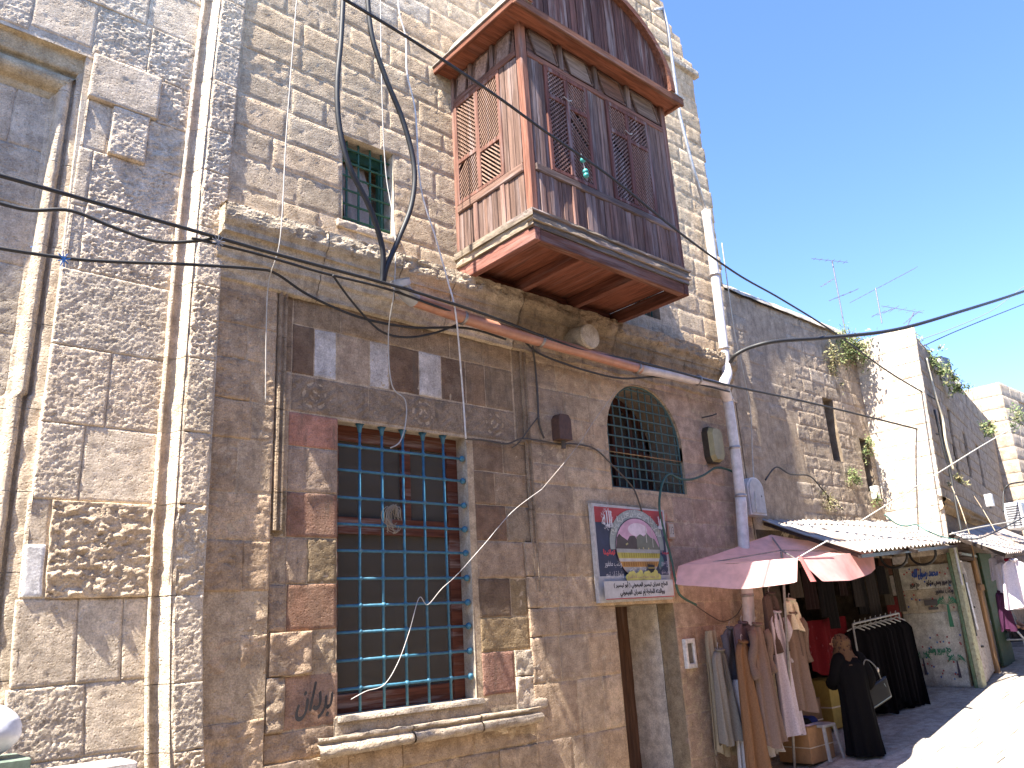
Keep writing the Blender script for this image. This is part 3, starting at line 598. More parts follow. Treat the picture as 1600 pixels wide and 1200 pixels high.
# boards: front below the rail, front between the shutters, left side
def fboard(x0, x1, z0, z1, c=WD, al=.8, name='board'):
    pr = rnd.uniform(0, .016); tw = rnd.uniform(-.012, .012)
    v, f = cbox(x0 + .003, x1 - .003, BY + .002 - pr, BY + .03, z0, z1, .004)
    v = [(x, y + (tw * (x - x0) / (x1 - x0) if y < BY + .015 else 0), z) for x, y, z in v]
    return bp(name, (v, f), WOODZ, c, .25, al)
def boards(x0, x1, z0, z1, wd_, fn=fboard, **k):
    x = x0
    while x < x1 - .005:
        d = rnd.uniform(wd_ * .7, wd_ * 1.25)
        if x1 - x - d < wd_ * .5: d = x1 - x
        fn(x, min(x + d, x1), z0, z1, **k); x += d
for (p, q) in ((5.67, 6.24), (6.31, 6.9), (6.97, 7.54), (7.61, 8.26)): boards(p, q, 4.43, 4.97, .075)
for x in (6.24, 6.9, 7.54): bp('panel_post', cbox(x, x + .07, BY - .03, BY + .03, 4.43, 4.968, .01), WOODZ, (.18, .1, .08), .1, .9)
for (p, q) in ((5.67, 5.93), (6.7, 7.04), (7.9, 8.26)): boards(p, q, 5.07, 6.53, .085)
def sboard(y0, y1, z0, z1, c=(.155, .1, .08), al=.75):
    pr = rnd.uniform(0, .014)
    return bp('board', cbox(BX0 + .002 - pr, BX0 + .03, y0 + .003, y1 - .003, z0 + rnd.uniform(0, .015), z1 - rnd.uniform(0, .01), .004), WOODZ, c, .22, al)
for (p, q) in ((5.7, 6.02), (6.09, 6.52), (6.59, 6.89)): boards(p, q, 4.44, 4.97, .08, sboard)
for y in (6.02, 6.52): bp('panel_post', cbox(BX0 - .03, BX0 + .03, y, y + .07, 4.44, 4.968, .01), WOODZ, (.26, .16, .13), .1, .9)
boards(5.7, 6.0, 5.08, 6.55, .1, sboard)
# lattice shutters: each frame > stiles, lattice panels made of crossed slats
def lattice(P, u0_, u1_, v0_, v1_, sgn, sp_=.042, both=True, wd_=.016):
    m = MB(); du, dv = u1_ - u0_, v1_ - v0_
    for lay, s in ((0, sgn), (1, -sgn)):
        if lay and not both: continue
        k = -dv if s > 0 else 0.; 
        for c in np.arange(-dv - .01, du + dv, sp_ * 1.414):
            pts = []
            for t in np.linspace(0, 1, 2): pass
            # line v = s*(u - c)  clipped to the panel
            if s > 0: a0, a1 = max(0, c), min(du, c + dv); q = [(a0, a0 - c), (a1, a1 - c)]
            else: a0, a1 = max(0, c - dv), min(du, c); q = [(a0, c - a0), (a1, c - a1)]
            if a1 - a0 < .02 or (rnd.random() < .04): continue
            m.add(bar(P(u0_ + q[0][0], v0_ + q[0][1], lay * .012), P(u0_ + q[1][0], v0_ + q[1][1], lay * .012), wd_, .011, (0, -1, 0) if P is PF else (-1, 0, 0)))
    return m.vf
def PF(u, v, d): return (u, BY - .005 + d, v)
def PS(u, v, d): return (BX0 - .005 + d, u, v)
def shutter(P, u0_, u1_, v0_, v1_, um, vts, sgns, c, front):
    fr = bp('shutter', join(*[(cbox(p, q, BY - .024, BY + .022, r_, s, .005) if front else cbox(BX0 - .024, BX0 + .022, p, q, r_, s, .005)) for p, q, r_, s in
        ((u0_, u0_ + .055, v0_, v1_), (u1_ - .055, u1_, v0_, v1_), (um - .035, um + .035, v0_ + .052, v1_ - .062), (u0_ + .056, u1_ - .056, v0_, v0_ + .05), (u0_ + .056, u1_ - .056, v1_ - .06, v1_))] +
        [(cbox(p, q, BY - .022, BY + .02, z - .03, z + .03, .004) if front else cbox(BX0 - .022, BX0 + .02, p, q, z - .03, z + .03, .004)) for (p, q), z in zip(((u0_ + .057, um - .037), (um + .037, u1_ - .057)), vts)]), WOODZ, c, .05, .7)
    i = 0
    for (p, q), z in zip(((u0_ + .055, um - .035), (um + .035, u1_ - .055)), vts):
        for r_, s in ((v0_ + .05, z - .03), (z + .03, v1_ - .06)):
            o = obj('lattice_panel', lattice(P, p, q, r_, s, sgns[i], both=front or i == 3), WOODZ, fr, jit((.23, .13, .105) if front else (.23, .15, .115), .2, .8)); o['kind'] = 'stuff'; i += 1
shutter(PF, 5.93, 6.7, 5.07, 6.53, 6.3, (6.12, 6.1), (1, 1, -1, -1), (.15, .058, .045), True)
shutter(PF, 7.04, 7.9, 5.07, 6.53, 7.45, (6.1, 6.08), (1, -1, -1, 1), (.16, .064, .05), True)
shutter(PS, 6.0, 6.9, 5.08, 6.55, 6.45, (5.62, 5.68), (1, -1, -1, 1), (.19, .092, .068), False)
obj('shutter_catch', join(*[tube([(x - .07, BY - .03, 6.2), (x, BY - .04, 6.16), (x + .07, BY - .03, 6.2)], .006, 5) for x in (6.3, 7.45)]), METAL, bal_, (.5, .48, .46))
bp('dark_backing', join(box(BX0 + .25, BX0 + .28, 5.9, 6.98, 4.4, 6.9), box(BX0 + .28, BX1 - .1, 6.1, 6.13, 4.4, 6.9)), WOODZ, (.025, .018, .015), 0, 0)  # near-black sheets set behind the lattice
# right side of the balcony
boards(BY + .1, 6.95, 4.3, 6.98, .12, lambda a, b, z0, z1: bp('board', cbox(BX1 - .03, BX1 - .002, a + .003, b - .003, z0, z1, .004), WOODZ, WD, .2, .6))
# frieze of diamond panels under the eave
def frieze(P3, u0_, u1_, c1, c2):
    um, vm = (u0_ + u1_) / 2, 6.795; hv = .14; hu = (u1_ - u0_) / 2 - .02
    bp('frieze_panel', prism([(u0_, 6.615), (u1_, 6.615), (u1_, 6.97), (u0_, 6.97)], .02, .035, P3), WOODX, c1, .1, .4)
    bp('diamond_panel', prism([(um - hu * .5, vm - hv), (um + hu * .9, vm - hv), (um + hu * .5, vm + hv), (um - hu * .9, vm + hv)], -.004, .02, P3), WOODX, c2, .08, .5)
    for (a, b) in (((-.56, -1.08), (.96, -1.08)), ((.56, 1.08), (-.96, 1.08)), ((-1.0, 1.0), (-.58, -1.0)), ((.98, -1.0), (.58, 1.0))):
        bp('frieze_batten', bar(P3(um + a[0] * hu, vm + a[1] * hv, 0), P3(um + b[0] * hu, vm + b[1] * hv, 0), .02, .024, (0, -1, 0) if P3 is PF3 else (-1, 0, 0)), WOODX, (.14, .085, .065), .05, .5)
def PF3(u, v, d): return (u, BY + d, v)
def PS3(u, v, d): return (BX0 + d, u, v)
fx = (5.67, 6.26, 6.9, 7.55, 8.26)
for i in range(4): frieze(PF3, fx[i] + .035, fx[i + 1] - .035, (.13, .07, .055), ((.22, .15, .125), (.3, .22, .185), (.15, .075, .05), (.25, .17, .13))[i])
for x in fx[1:4]: bp('frieze_post', cbox(x - .035, x + .035, BY - .022, BY + .03, 6.612, 6.98, .008), WOODZ, (.18, .12, .1), .08, .9)
fy = (5.7, 6.12, 6.55, 6.9)
for i in range(3): frieze(PS3, fy[i] + .03, fy[i + 1] - .03, (.13, .075, .06), (.26, .18, .15))
for y in fy[1:3]: bp('frieze_post', cbox(BX0 - .022, BX0 + .03, y - .03, y + .03, 6.642, 6.98, .008), WOODZ, (.2, .13, .11), .08, .9)
# eave and barrel roof
EX0, EX1, EY = 5.29, 8.5, 5.34
bp('eave_soffit', box(EX0 + .01, EX1 - .01, EY + .01, 6.99, 6.985, 7.005), WOODX, (.2, .075, .045), 0, .15)
bp('eave_beam', cbox(EX0, EX1, EY, EY + .05, 6.93, 7.04, .01), WOODX, (.21, .095, .058), 0, .45)
bp('eave_beam', cbox(EX0, EX0 + .05, EY + .052, 6.99, 6.95, 7.04, .01), WOODY, (.22, .085, .05), 0, .35)
bp('eave_beam', cbox(EX1 - .05, EX1, EY + .052, 6.99, 6.95, 7.04, .01), WOODY, (.3, .12, .065), 0, .35)
bp('eave_cover', join(box(EX0 - .02, 5.56, EY - .01, 6.99, 7.042, 7.056), box(8.2, EX1 + .01, EY - .01, 6.99, 7.042, 7.056)), METAL, (.5, .46, .42), 0, 0)
VX, VA, VB = 6.87, 1.34, 1.1
def arc_z(x, a=VA, b=VB): return 7.04 + b * math.sqrt(max(0, 1 - ((x - VX) / a) ** 2))
x = VX - VA + .02
while x < VX + VA - .03:
    d = rnd.uniform(.05, .085); x2 = min(x + d, VX + VA - .02); pr = rnd.uniform(0, .014)
    v = [(x + .003, EY + .07 - pr, 7.04), (x2 - .003, EY + .07 - pr, 7.04), (x2 - .003, EY + .1, 7.04), (x + .003, EY + .1, 7.04)]; v += [(p[0], p[1], max(7.05, arc_z(p[0]) - .005)) for p in v]
    bp('gable_board', (v, BF), WOODZ, (.115, .055, .045), .3, .75); x += d
def barrel(a0, b0, a1, b1, y0, y1):
    m = MB(); n = 30
    for i in range(n):
        t0, t1 = math.pi * i / n, math.pi * (i + 1) / n
        m.add(prism([(VX + a * math.cos(t), 7.045 + b * math.sin(t)) for a, b, t in ((a0, b0, t0), (a1, b1, t0), (a1, b1, t1), (a0, b0, t1))], y0, y1, lambda u, w_, d: (u, d, w_)))
    return m.vf
bp('arched_rim', barrel(VA - .02, VB - .02, VA + .07, VB + .07, EY - .03, EY + .12), WOODX, (.2, .085, .055), 0, .4)
bp('barrel_roof', barrel(VA, VB, VA + .06, VB + .06, EY + .122, 6.94), METAL, (.42, .36, .31), 0, 0)
bd = thing('bead_charm', 'two turquoise bead charms hanging on a string before the balcony lattice', 'ornament', (6.269,5.35,5.223))
obj('string', tube([(6.198,5.35,5.264), (6.265,5.35,4.931)], .004, 4), CABLE, bd, (.4, .38, .35))
for p in ((6.221,5.35,5.187), (6.247,5.35,5.043), (6.252,5.35,4.994)): obj('bead', ball(p, .035, 8, 6), PVC, bd, (.05, .3, .27), True)

# ------------------------------------------------------------------ neighbour house on the right, above the shop
nh = thing('low_stone_house', 'low stone house with tall dark openings above the corrugated awning', 'house', (14, 7, -2))
NZ = [1.15, 1.4, 1.66, 1.93, 2.2, 2.48, 2.71, 3.0, 3.28, 3.55, 3.96, 4.22, 4.5, 4.78, 5.06, 5.32, 5.5]
NH = [(14.5, 14.9, 2.71, 3.96), (15.75, 16.08, 2.2, 3.28)]
obj('wall_core', join(holed([11.42, 16.4], [.9, 5.36], NH, lambda a, b: (a, 7.0022, b)), box(11.45, 16.4, 7.5, 12, .9, 5.36)), MORT, nh, (.38, .31, .235, .8))
for i in range(len(NZ) - 1):
    for (p, q) in course(11.48, 16.36, .38, .66, NH, NZ[i], NZ[i + 1]):
        if i == len(NZ) - 2 and rnd.random() < .15: continue
        sm = p < 13.2 and rnd.random() < .75
        obj('stone', stone(p, q, NZ[i], NZ[i + 1], PY(7.0), (-.003 if sm else rnd.uniform(-.004, .006)), 0 if sm else rnd.choice([1, 2, 2]), .045, .004 if sm else .007, p * 3 + NZ[i], fs=1.3), LIME, nh, jit((.4, .335, .265), .08 if sm else .16, .9), True)
for h in NH:
    o = obj('window', reveal(*h, 7.0, 7.6), PLASTER, nh, (.2, .16, .12, .7)); obj('shutter', box(h[0], h[1], 7.4, 7.43, h[2], h[3]), PAINT, o, (.025, .05, .035))
def coping(a, b):
    X = 11.45 + a * 4.9; t = b * math.pi; n = fbm(X * 3, b * 4, 4) - .5
    return (X, 7.25 - .32 * np.cos(t) + n * .05, 5.48 + (.16 + .1 * fbm(X * 1.3, 0 * b, 3)) * np.sin(t) + n * .06)
obj('wall_coping', grid(160, 12, coping), PLASTER, nh, (.5, .46, .4, .4), True)
# shop opening under the awning
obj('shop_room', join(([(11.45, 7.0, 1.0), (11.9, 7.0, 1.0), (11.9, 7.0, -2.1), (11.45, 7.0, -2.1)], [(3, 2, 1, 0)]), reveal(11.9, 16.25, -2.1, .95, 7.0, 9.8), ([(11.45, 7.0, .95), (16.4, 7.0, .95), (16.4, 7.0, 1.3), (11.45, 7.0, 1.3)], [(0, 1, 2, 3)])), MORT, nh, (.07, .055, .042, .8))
# ------------------------------------------------------------------ projecting house: sunlit end wall with the painted panel
ph_ = thing('projecting_house', 'stone house with a bright sunlit end wall jutting into the street', 'house', (16.3, 6.5, -1.5))
PX0, PY0 = 16.3, 5.92
def FY(x): return PY0 + .2 * (x - 16.3)     # the front runs off at an angle: the street bends
def PX(x0): return lambda a, b, H: (x0 - H, -a, b)
def lean(b): return np.interp(b, [-1.5, 1.3, 5.3], [.14, .0, -.2])
def PXL(x0): return lambda a, b, H: (x0 - H, -a + lean(b) * np.clip((7.3 + a) / 1.3, 0, 1), b)
obj('wall_core', join(box(16.302, 17, 6.12, 12, -2, 5.2), box(16.33, 17.0, 6.2, 12, 5.1, 5.4)), MORT, ph_, (.6, .53, .44, .3))
z = -1.6
while z < 5.35:
    d = rnd.uniform(.27, .36); d = 5.42 - z if 5.42 - z < .45 else d
    for (p, q) in course(-8.6 if z > 5 else -7.06, -PY0, .32, .62, [], z, z + d):
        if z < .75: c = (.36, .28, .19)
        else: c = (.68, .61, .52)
        obj('stone', stone(p, q, z, z + d, PXL(PX0), rnd.uniform(-.002, .003), rnd.choice([0, 1, 1]), .05, .0035, p + z), LIME, ph_, jit(c, .1, .35), True)
    z += d
fs = MB()
z = 1.9
while z < 5.15:
    d = rnd.uniform(.25, .34); d = 5.2 - z if 5.2 - z < .4 else d
    for (p, q) in course(16.3, 30, .5, .9, [(17.55, 17.95, 2.5, 4.2), (18.7, 19.1, 2.6, 4.1), (20.5, 20.9, 2.8, 3.8), (22.5, 22.9, 2.8, 3.8)], z, z + d): fs.add(stone(p, q, z, z + d, lambda a, b, H: (a, FY(a) - H + lean(b), b), rnd.uniform(-.004, .008), rnd.choice([1, 2, 2]), .07, .007, p + z))
    z += d
o = obj('front_masonry', fs.vf, LIME, ph_, (.42, .355, .28, .9), True); o['kind'] = 'stuff'
obj('front_core', join(([(16.32, PY0 + .06, -2), (30, FY(30) + .06, -2), (30, FY(30) + .06, 1.9), (16.32, PY0 + .06, 1.9)], [(0, 1, 2, 3)]), ([(16.32, PY0 + .08, 1.9), (30, FY(30) + .08, 1.9), (30, FY(30) - .12, 5.15), (16.32, PY0 - .12, 5.15)], [(0, 1, 2, 3)]), ([(16.35, PY0 - .1, 5.12), (30, FY(30) - .1, 5.12), (30, 13, 5.12), (16.35, 13, 5.12)], [(0, 1, 2, 3)])), MORT, ph_, (.2, .16, .12, .9))
def band(a, b):
    X = 16.25 + a * 6; p = np.interp(b, [0, .2, .35, .5, .65, .85, 1], [0, .14, .16, .1, .12, .06, 0]); n = (fbm(X * 4, b * 5, 4) - .5) * .05
    return (X, FY(X) + .04 - p + n, 2.0 - b * .32 + n)
obj('string_course', grid(80, 14, band, True), LIME, ph_, (.36, .27, .16, .9), True)
# far houses
fh = thing('far_stone_house', 'pale far house with a sunlit side beyond the projecting house', 'house', (27, 7.4, -.5))
fh_m = MB()
z = 0.
while z < 6.3:
    for (p, q) in course(-10.2, -7.4, .4, .7, [], z, z + .4): fh_m.add(stone(p, q, z, z + .4, PX(27.), 0, 1, .09, .004, p + z))
    for (p, q) in course(27, 34, .7, 1.1, [(28.5, 29.2, 4, 6), (31, 31.7, 4, 6)], z, z + .4): fh_m.add(stone(p, q, z, z + .4, PY(7.4), 0, 1, .12, .006, p + z))
    z += .4
o = obj('masonry', fh_m.vf, LIME, fh, (.5, .43, .35, .5), True); o['kind'] = 'stuff'
obj('wall_core', box(27.04, 34, 7.45, 11, -1, 6.3), MORT, fh, (.45, .38, .3, .5))
gh = thing('ruined_wall', 'rough sunlit stone wall at the far end of the street', 'wall', (37, 10, 0))
for i in range(6):
    for k_ in range(5): obj('stone', stone(-13.5 + k_ * 1.1, -12.4 + k_ * 1.1, .8 + i * 1.0, 1.8 + i * 1.0 + (.5 * (k_ % 2) if i == 5 else 0), PX(37), rnd.uniform(-.06, .08), 3, .06, .01, i * 3 + k_, back=.8, fs=.6), LIME, gh, jit((.52, .46, .38), .1, .4), True)
dm = thing('domed_lantern', 'small whitewashed ribbed dome with finial above the far roofs', 'dome', (43.097,14,10.294))
dc = (43.223,14,10.519)
def domef(a, b):
    t = a * 2 * math.pi; r = .42 * np.cos(b * math.pi / 2) * (1 + .05 * np.cos(t * 14)); return (dc[0] + r * np.cos(t), dc[1] + r * np.sin(t), dc[2] + .1 + .5 * np.sin(b * math.pi / 2))
obj('dome_shell', grid(112, 14, domef), PLASTER, dm, (.62, .64, .66, .2), True)
obj('drum', tube([(dc[0], dc[1], dc[2] - 1.6), (dc[0], dc[1], dc[2] + .12)], .44, 8), PLASTER, dm, (.55, .52, .48, .3))
obj('finial', join(tube([(dc[0], dc[1], dc[2] + .58), (dc[0], dc[1], dc[2] + .95)], .02, 5), ball((dc[0], dc[1], dc[2] + .75), .05)), METAL, dm, (.2, .2, .2))
tk = (27.242,9,7.312)
t_ = thing('water_tank', 'black roof water tank beside the far dome', 'tank', tk)
obj('tank_body', tube([(tk[0], tk[1], tk[2] - .5), (tk[0], tk[1], tk[2] + .28), (tk[0], tk[1], tk[2] + .36)], [.3, .3, .2], 16), PVC, t_, (.02, .03, .05), True)
obj('tank_lid', tube([(tk[0], tk[1], tk[2] + .36), (tk[0], tk[1], tk[2] + .42)], .12, 12), PVC, t_, (.03, .03, .05))

# ------------------------------------------------------------------ unseen house behind the viewer, added to block sky and bounce light
oh = thing('unseen_facing_house', 'unseen plain stone house added across the street to block sky and bounce light', 'house', (10, -1.5, -2.2))
OH = [(-6, -5, 1, 3), (-1, 0, 1, 3), (4, 5, 1, 3), (9, 10, 1, 3), (14, 15, 1, 3), (20, 21, 1, 3)]
obj('wall', join(holed([-14, 34], [-2.4, 6.2], OH, lambda a, b: (a, -1.5, b)), box(-14, 34, -8, -2.2, -2.4, 6.2)), LIME, oh, (.4, .33, .25, .6))
for h in OH: obj('shutter', box(h[0], h[1], -1.75, -1.7, h[2], h[3]), PAINT, oh, (.04, .08, .06))

# ------------------------------------------------------------------ pipes
TERRA = (.42, .2, .13); PV = (.52, .46, .45)
p = thing('horizontal_pipe', 'long terracotta and white drain pipe running under the cornice', 'pipe', (7.5, 6.72, 3.5))
hp = [(4.698,6.68,3.533),(5.946,6.68,3.45),(7.508,6.68,3.427),(8.556,6.68,3.405)]; hq = [(8.556,6.68,3.405),(9.443,6.68,3.44),(10.734,6.7,3.469)]
obj('pipe_length', tube(spl(hp, 6), .075, 14), PVC, p, TERRA, True); obj('pipe_length', tube(spl(hq, 5), .07, 14), PVC, p, PV, True)
for q in ((6.632,6.68,3.432), (8.486,6.68,3.402), (9.923,6.68,3.459), (5.402,6.68,3.47)): obj('pipe_collar', tube([(q[0] - .015, q[1], q[2] + .003), (q[0] + .015, q[1], q[2] - .003)], .086, 14), METAL, p, (.3, .26, .23), True)
fq = [(4.723,6.68,3.524),(4.592,6.66,3.577),(4.508,6.62,3.632),(4.479,6.6,3.685)]
f_ = thing('pipe_funnel', 'grey open ended plastic elbow at the left end of the terracotta pipe', 'pipe fitting', fq[0])
obj('elbow', tube(spl(fq, 4), [.085] * 9 + [.1, .1, .1, .1], 14, False), PVC, f_, (.36, .36, .37), True); obj('collar', tube([fq[2], fq[3]], .108, 14, False), PVC, f_, (.4, .4, .42), True)
p = thing('downpipe', 'tall grey white downpipe at the right corner of the main house', 'pipe', (11.2, 6.8, -1))
d1 = [(10.994,6.78,6.746),(10.984,6.78,5.526),(10.933,6.78,4.192),(10.897,6.78,3.886)]; d2 = [(10.897,6.78,3.886),(10.854,6.74,3.725),(10.658,6.7,3.521),(10.695,6.72,3.405),(10.83,6.78,3.302)]; d3 = [(10.83,6.78,3.302),(10.835,6.78,2.518),(10.804,6.78,1.759)]; d4 = [(10.804,6.78,1.759),(10.706,6.78,1.027),(10.616,6.78,0.282),(10.55,6.78,-0.165)]
for q, r_ in ((d1, .075), (d3, .08), (d4, .085)): obj('pipe_length', tube(spl(q, 5), r_, 14), PVC, p, (.64, .59, .56), True)
obj('pipe_bend', tube(spl(d2, 5), .085, 14), PVC, p, (.62, .57, .55), True)
for q in (d1[1], d1[2], d3[0], d3[1], d4[0], d4[2]): obj('pipe_collar', tube([(q[0], q[1], q[2] - .02), (q[0], q[1], q[2] + .02)], .093, 14), METAL, p, (.4, .37, .36), True)
pm = [(10.011,6.6,10.349),(10.242,6.6,10.52),(10.328,6.6,10.188),(10.473,6.7,8.426),(10.726,6.75,7.521),(10.988,6.78,6.719)]
p = thing('thin_pole', 'thin grey metal pole with hooked top above the downpipe', 'pole', pm[-1]); obj('shaft', tube(pm[1:], .03, 8), METAL, p, (.45, .45, .46), True); obj('hook', tube([pm[1], pm[0]], .03, 8), METAL, p, (.45, .45, .46), True)
sp_ = (7.447,6.68,3.632)
p = thing('stone_spout', 'round pale stone stub sticking out of the cornice', 'stone spout', (sp_[0], 6.9, sp_[2])); obj('drum', tube([(sp_[0] - .02, 6.92, sp_[2] + .02), (sp_[0], 6.6, sp_[2])], .17, 18), PLASTER, p, (.34, .28, .2, .5), True); obj('end_disc', tube([(sp_[0], 6.598, sp_[2]), (sp_[0], 6.56, sp_[2])], [.17, .165], 18), PLASTER, p, (.5, .43, .34, .1))

# ------------------------------------------------------------------ cables and wires
BLK = (.016, .016, .018)
def cable(label, pts, r, c=BLK, n=8, name='cable', cat='cable', m=CABLE, grp=None, seg=6):
    o = obj(name, tube(spl(pts, n), r, seg), m, None, c, True, loc=pts[len(pts) // 2]); return tag(o, label, cat, grp)
cable('thick black cable loop hanging left of the balcony, left strand over the small window', [(3.666,6.4,7.157),(3.642,6.42,6.285),(3.61,6.44,5.701),(3.648,6.46,5.208),(3.785,6.48,4.765),(4.045,6.5,4.367),(4.224,6.55,3.988),(4.261,6.6,3.718),(4.264,6.62,3.614)], .03, BLK, 8, seg=8)
cable('thick black cable loop hanging left of the balcony, right strand', [(3.95,6.4,7.328),(4.026,6.42,6.574),(4.22,6.44,6.074),(4.467,6.46,5.597),(4.617,6.48,5.079),(4.583,6.5,4.586),(4.43,6.55,4.126),(4.305,6.58,3.797),(4.28,6.62,3.619)], .03, BLK, 8, seg=8)
cable('long black cable crossing in front of the balcony down to the projecting house', [(2.473,4.7,5.028),(2.734,4.75,5.056),(3.305,4.85,5.12),(3.948,4.95,5.157),(4.673,5.05,5.159),(5.363,5.12,5.101),(5.997,5.18,5.062),(6.622,5.24,5.014),(7.972,5.36,4.798),(9.43,5.48,4.642),(10.767,5.57,4.602),(12.495,5.66,4.469),(14.805,5.78,4.164),(17.119,5.86,3.975)], .016)
cable('thickest black cable sweeping from the downpipe up to the right edge', [(10.854,6.65,3.906),(10.81,6.5,3.984),(10.983,6.3,4.087),(11.263,6,4.146),(12.318,5.6,4.3),(13.977,5.2,4.655),(16.213,4.8,5.368),(19.805,4.5,6.579),(24.394,4.3,8.2)], .032, BLK, 8, seg=8)
cable('thin black wire rising from the roof plants to the right edge', [(17.302,6,5.226),(19.296,5.8,5.975),(23.433,5.4,7.444),(26.273,5.2,8.444)], .012)
cable('thin pale wire sagging just above the other roof wire', [(17.399,6,5.42),(18.9,5.8,5.938),(21.292,5.6,6.839),(23.884,5.4,8.057),(26.549,5.3,9.063)], .008, (.2, .2, .22))
cable('black cable bundle running along the facade under the cornice to the right', [(0.608,6.3,3.443),(0.99,6.35,3.47),(1.668,6.45,3.517),(2.446,6.5,3.536),(3.14,6.52,3.542),(4.236,6.54,3.562),(4.908,6.55,3.553),(5.669,6.58,3.536),(7.204,6.62,3.431),(8.495,6.62,3.471),(10.481,6.6,3.465),(12.85,6.5,3.492),(15.681,6.2,3.385),(16.863,5.9,3.239)], .018)
cable('second black cable twisted along the facade bundle', [(2.227,6.52,3.472),(2.854,6.6,3.534),(3.545,6.64,3.542),(4.287,6.62,3.546),(4.942,6.6,3.486),(6.206,6.74,3.475),(6.739,6.75,3.278),(8.065,6.75,3.21),(9.181,6.72,3.387),(10.663,6.62,3.373)], .014)
cable('wavy black cable on the left house above the blue tie', [(0.719,6.72,3.436),(1.003,6.72,3.44),(1.293,6.7,3.521),(1.634,6.66,3.45),(1.959,6.6,3.395),(2.243,6.56,3.462),(2.474,6.5,3.551)], .016)
cable('flat black cable crossing the left house below the wavy one', [(0.756,6.65,3.014),(1.28,6.66,3.069),(1.655,6.64,3.131),(2.215,6.6,3.245),(2.904,6.7,3.428),(3.158,6.8,3.48),(3.518,6.85,3.368),(3.96,6.85,3.272),(4.35,6.85,3.249),(4.852,6.85,3.29),(5.55,6.8,3.414),(6.166,6.82,3.408)], .015)
cable('short black cable sagging below the cornice left of the white wire', [(3.678,6.62,3.534),(3.939,6.75,3.398),(4.27,6.85,3.217),(4.49,6.88,3.148),(4.798,6.9,3.18),(5.14,6.88,3.298),(5.424,6.82,3.442)], .013)
obj_t = obj('cable_tie', join(*[tube([((1.272,6.62,3.045)[0] + math.cos(a) * .05, 6.62 + .02 * math.sin(a * 2), (1.272,6.62,3.045)[2] + math.sin(a) * .06), ((1.272,6.62,3.045)[0] - math.cos(a) * .04, 6.64, (1.272,6.62,3.045)[2] - math.sin(a) * .07)], .006, 4) for a in (0.3, 1.1, 1.9, 2.7)]), PVC, None, (.04, .16, .45)); tag(obj_t, 'frayed blue tie on the flat cable of the left house', 'tie')
tag(obj('wire_tie', join(*[tube([((2.446,6.48,3.483)[0] + math.cos(a) * .06, 6.47, (2.446,6.48,3.483)[2] + math.sin(a) * .07), ((2.446,6.48,3.483)[0] - math.cos(a) * .05, 6.49, (2.446,6.48,3.483)[2] - math.sin(a) * .08)], .005, 4) for a in (0.2, .9, 1.6, 2.3, 2.9)]), METAL, None, (.35, .34, .33)), 'grey twist of wire binding the cables at the corner of the house', 'tie')
WHT = (.6, .57, .55)
cable('white wire hanging from above the balcony eave to the blue grille', [(4.443,6.5,7.606),(4.471,6.5,7.146),(4.556,6.5,6.818),(4.563,6.5,6.32),(4.683,6.52,5.854),(4.749,6.55,4.913),(4.936,6.55,4.318),(5.119,6.58,3.82),(5.228,6.6,3.459),(5.479,6.85,2.729),(5.565,6.93,2.106)], .011, WHT)
cable('thin pale wire hanging straight past the small window to the cornice', [(4.269,6.6,7.579),(4.31,6.65,5.985),(4.382,6.7,5.021),(4.457,6.65,4.295),(4.404,6.6,3.568),(4.487,6.85,3.152),(4.585,6.95,2.612),(4.763,6.96,2.46),(4.772,6.97,2.211),(4.68,6.95,1.983),(4.558,6.95,1.901)], .007, (.42, .4, .37))
cable('faint thread hanging down the upper wall near the left corner', [(3.204,6.6,6.858),(3.149,6.65,5.066),(3.093,6.6,3.781),(3.082,6.8,3.378),(3.119,6.9,2.884),(3.16,6.95,2.192)], .006, (.42, .39, .35))
cable('white wire strung diagonally over the blue grille to its lower left', [(6.418,6.62,1.539),(6,6.7,1.262),(5.659,6.8,0.91),(5.336,6.88,0.596),(5.171,6.95,0.451),(5.035,7.02,0.297),(4.939,7.03,0.37),(4.812,7.03,0.052),(4.667,7.03,-0.245),(4.501,7.03,-0.44),(4.301,7.03,-0.48),(4.152,7.06,-0.541)], .004, (.5, .47, .45))
cable('faint thread rising from the diagonal white wire towards the arched window', [(8.003,6.7,2.985),(7.483,6.65,2.522),(7.048,6.62,2.092),(6.418,6.62,1.539)], .0035, (.4, .36, .32))
cl = MB()
for i in range(12):
    c0 = (4.618,7.02,1.293); a0 = rnd.uniform(-.6, .6); rx, rz = rnd.uniform(.03, .12), rnd.uniform(.07, .16); tl = rnd.uniform(-.5, .5)
    cl.add(tube([(c0[0] + (rx * math.cos(t) + .25 * tl * rz * math.sin(t)) + .05 * a0 + .012 * math.sin(5 * t + i), 7.02 + .02 * math.sin(3 * t + i), c0[2] - .03 + rz * math.sin(t) - rz * .7 + .012 * math.cos(4 * t + i)) for t in [(1.6 + .3 * a0) * math.pi * k / 16 for k in range(17)]], .0045, 4))
tag(obj('wire_coil', cl.vf, CABLE, None, (.27, .225, .17)), 'small tangled coil of beige wire tied to the blue grille', 'wire coil')
cable('beige cord hanging down the wall right of the downpipe', [(11.557,6.9,6.347),(11.546,6.9,5.721),(11.453,6.85,4.603),(11.638,6.9,3.732),(11.681,6.92,3.183),(11.5,6.9,2.398),(11.058,6.7,1.514)], .011, (.5, .45, .36))
cable('black cable running down beside the downpipe', [(11.071,6.9,3.641),(10.987,6.9,2.768),(10.944,6.9,1.938),(10.91,6.9,1.24),(10.946,6.9,0.567)], .022)
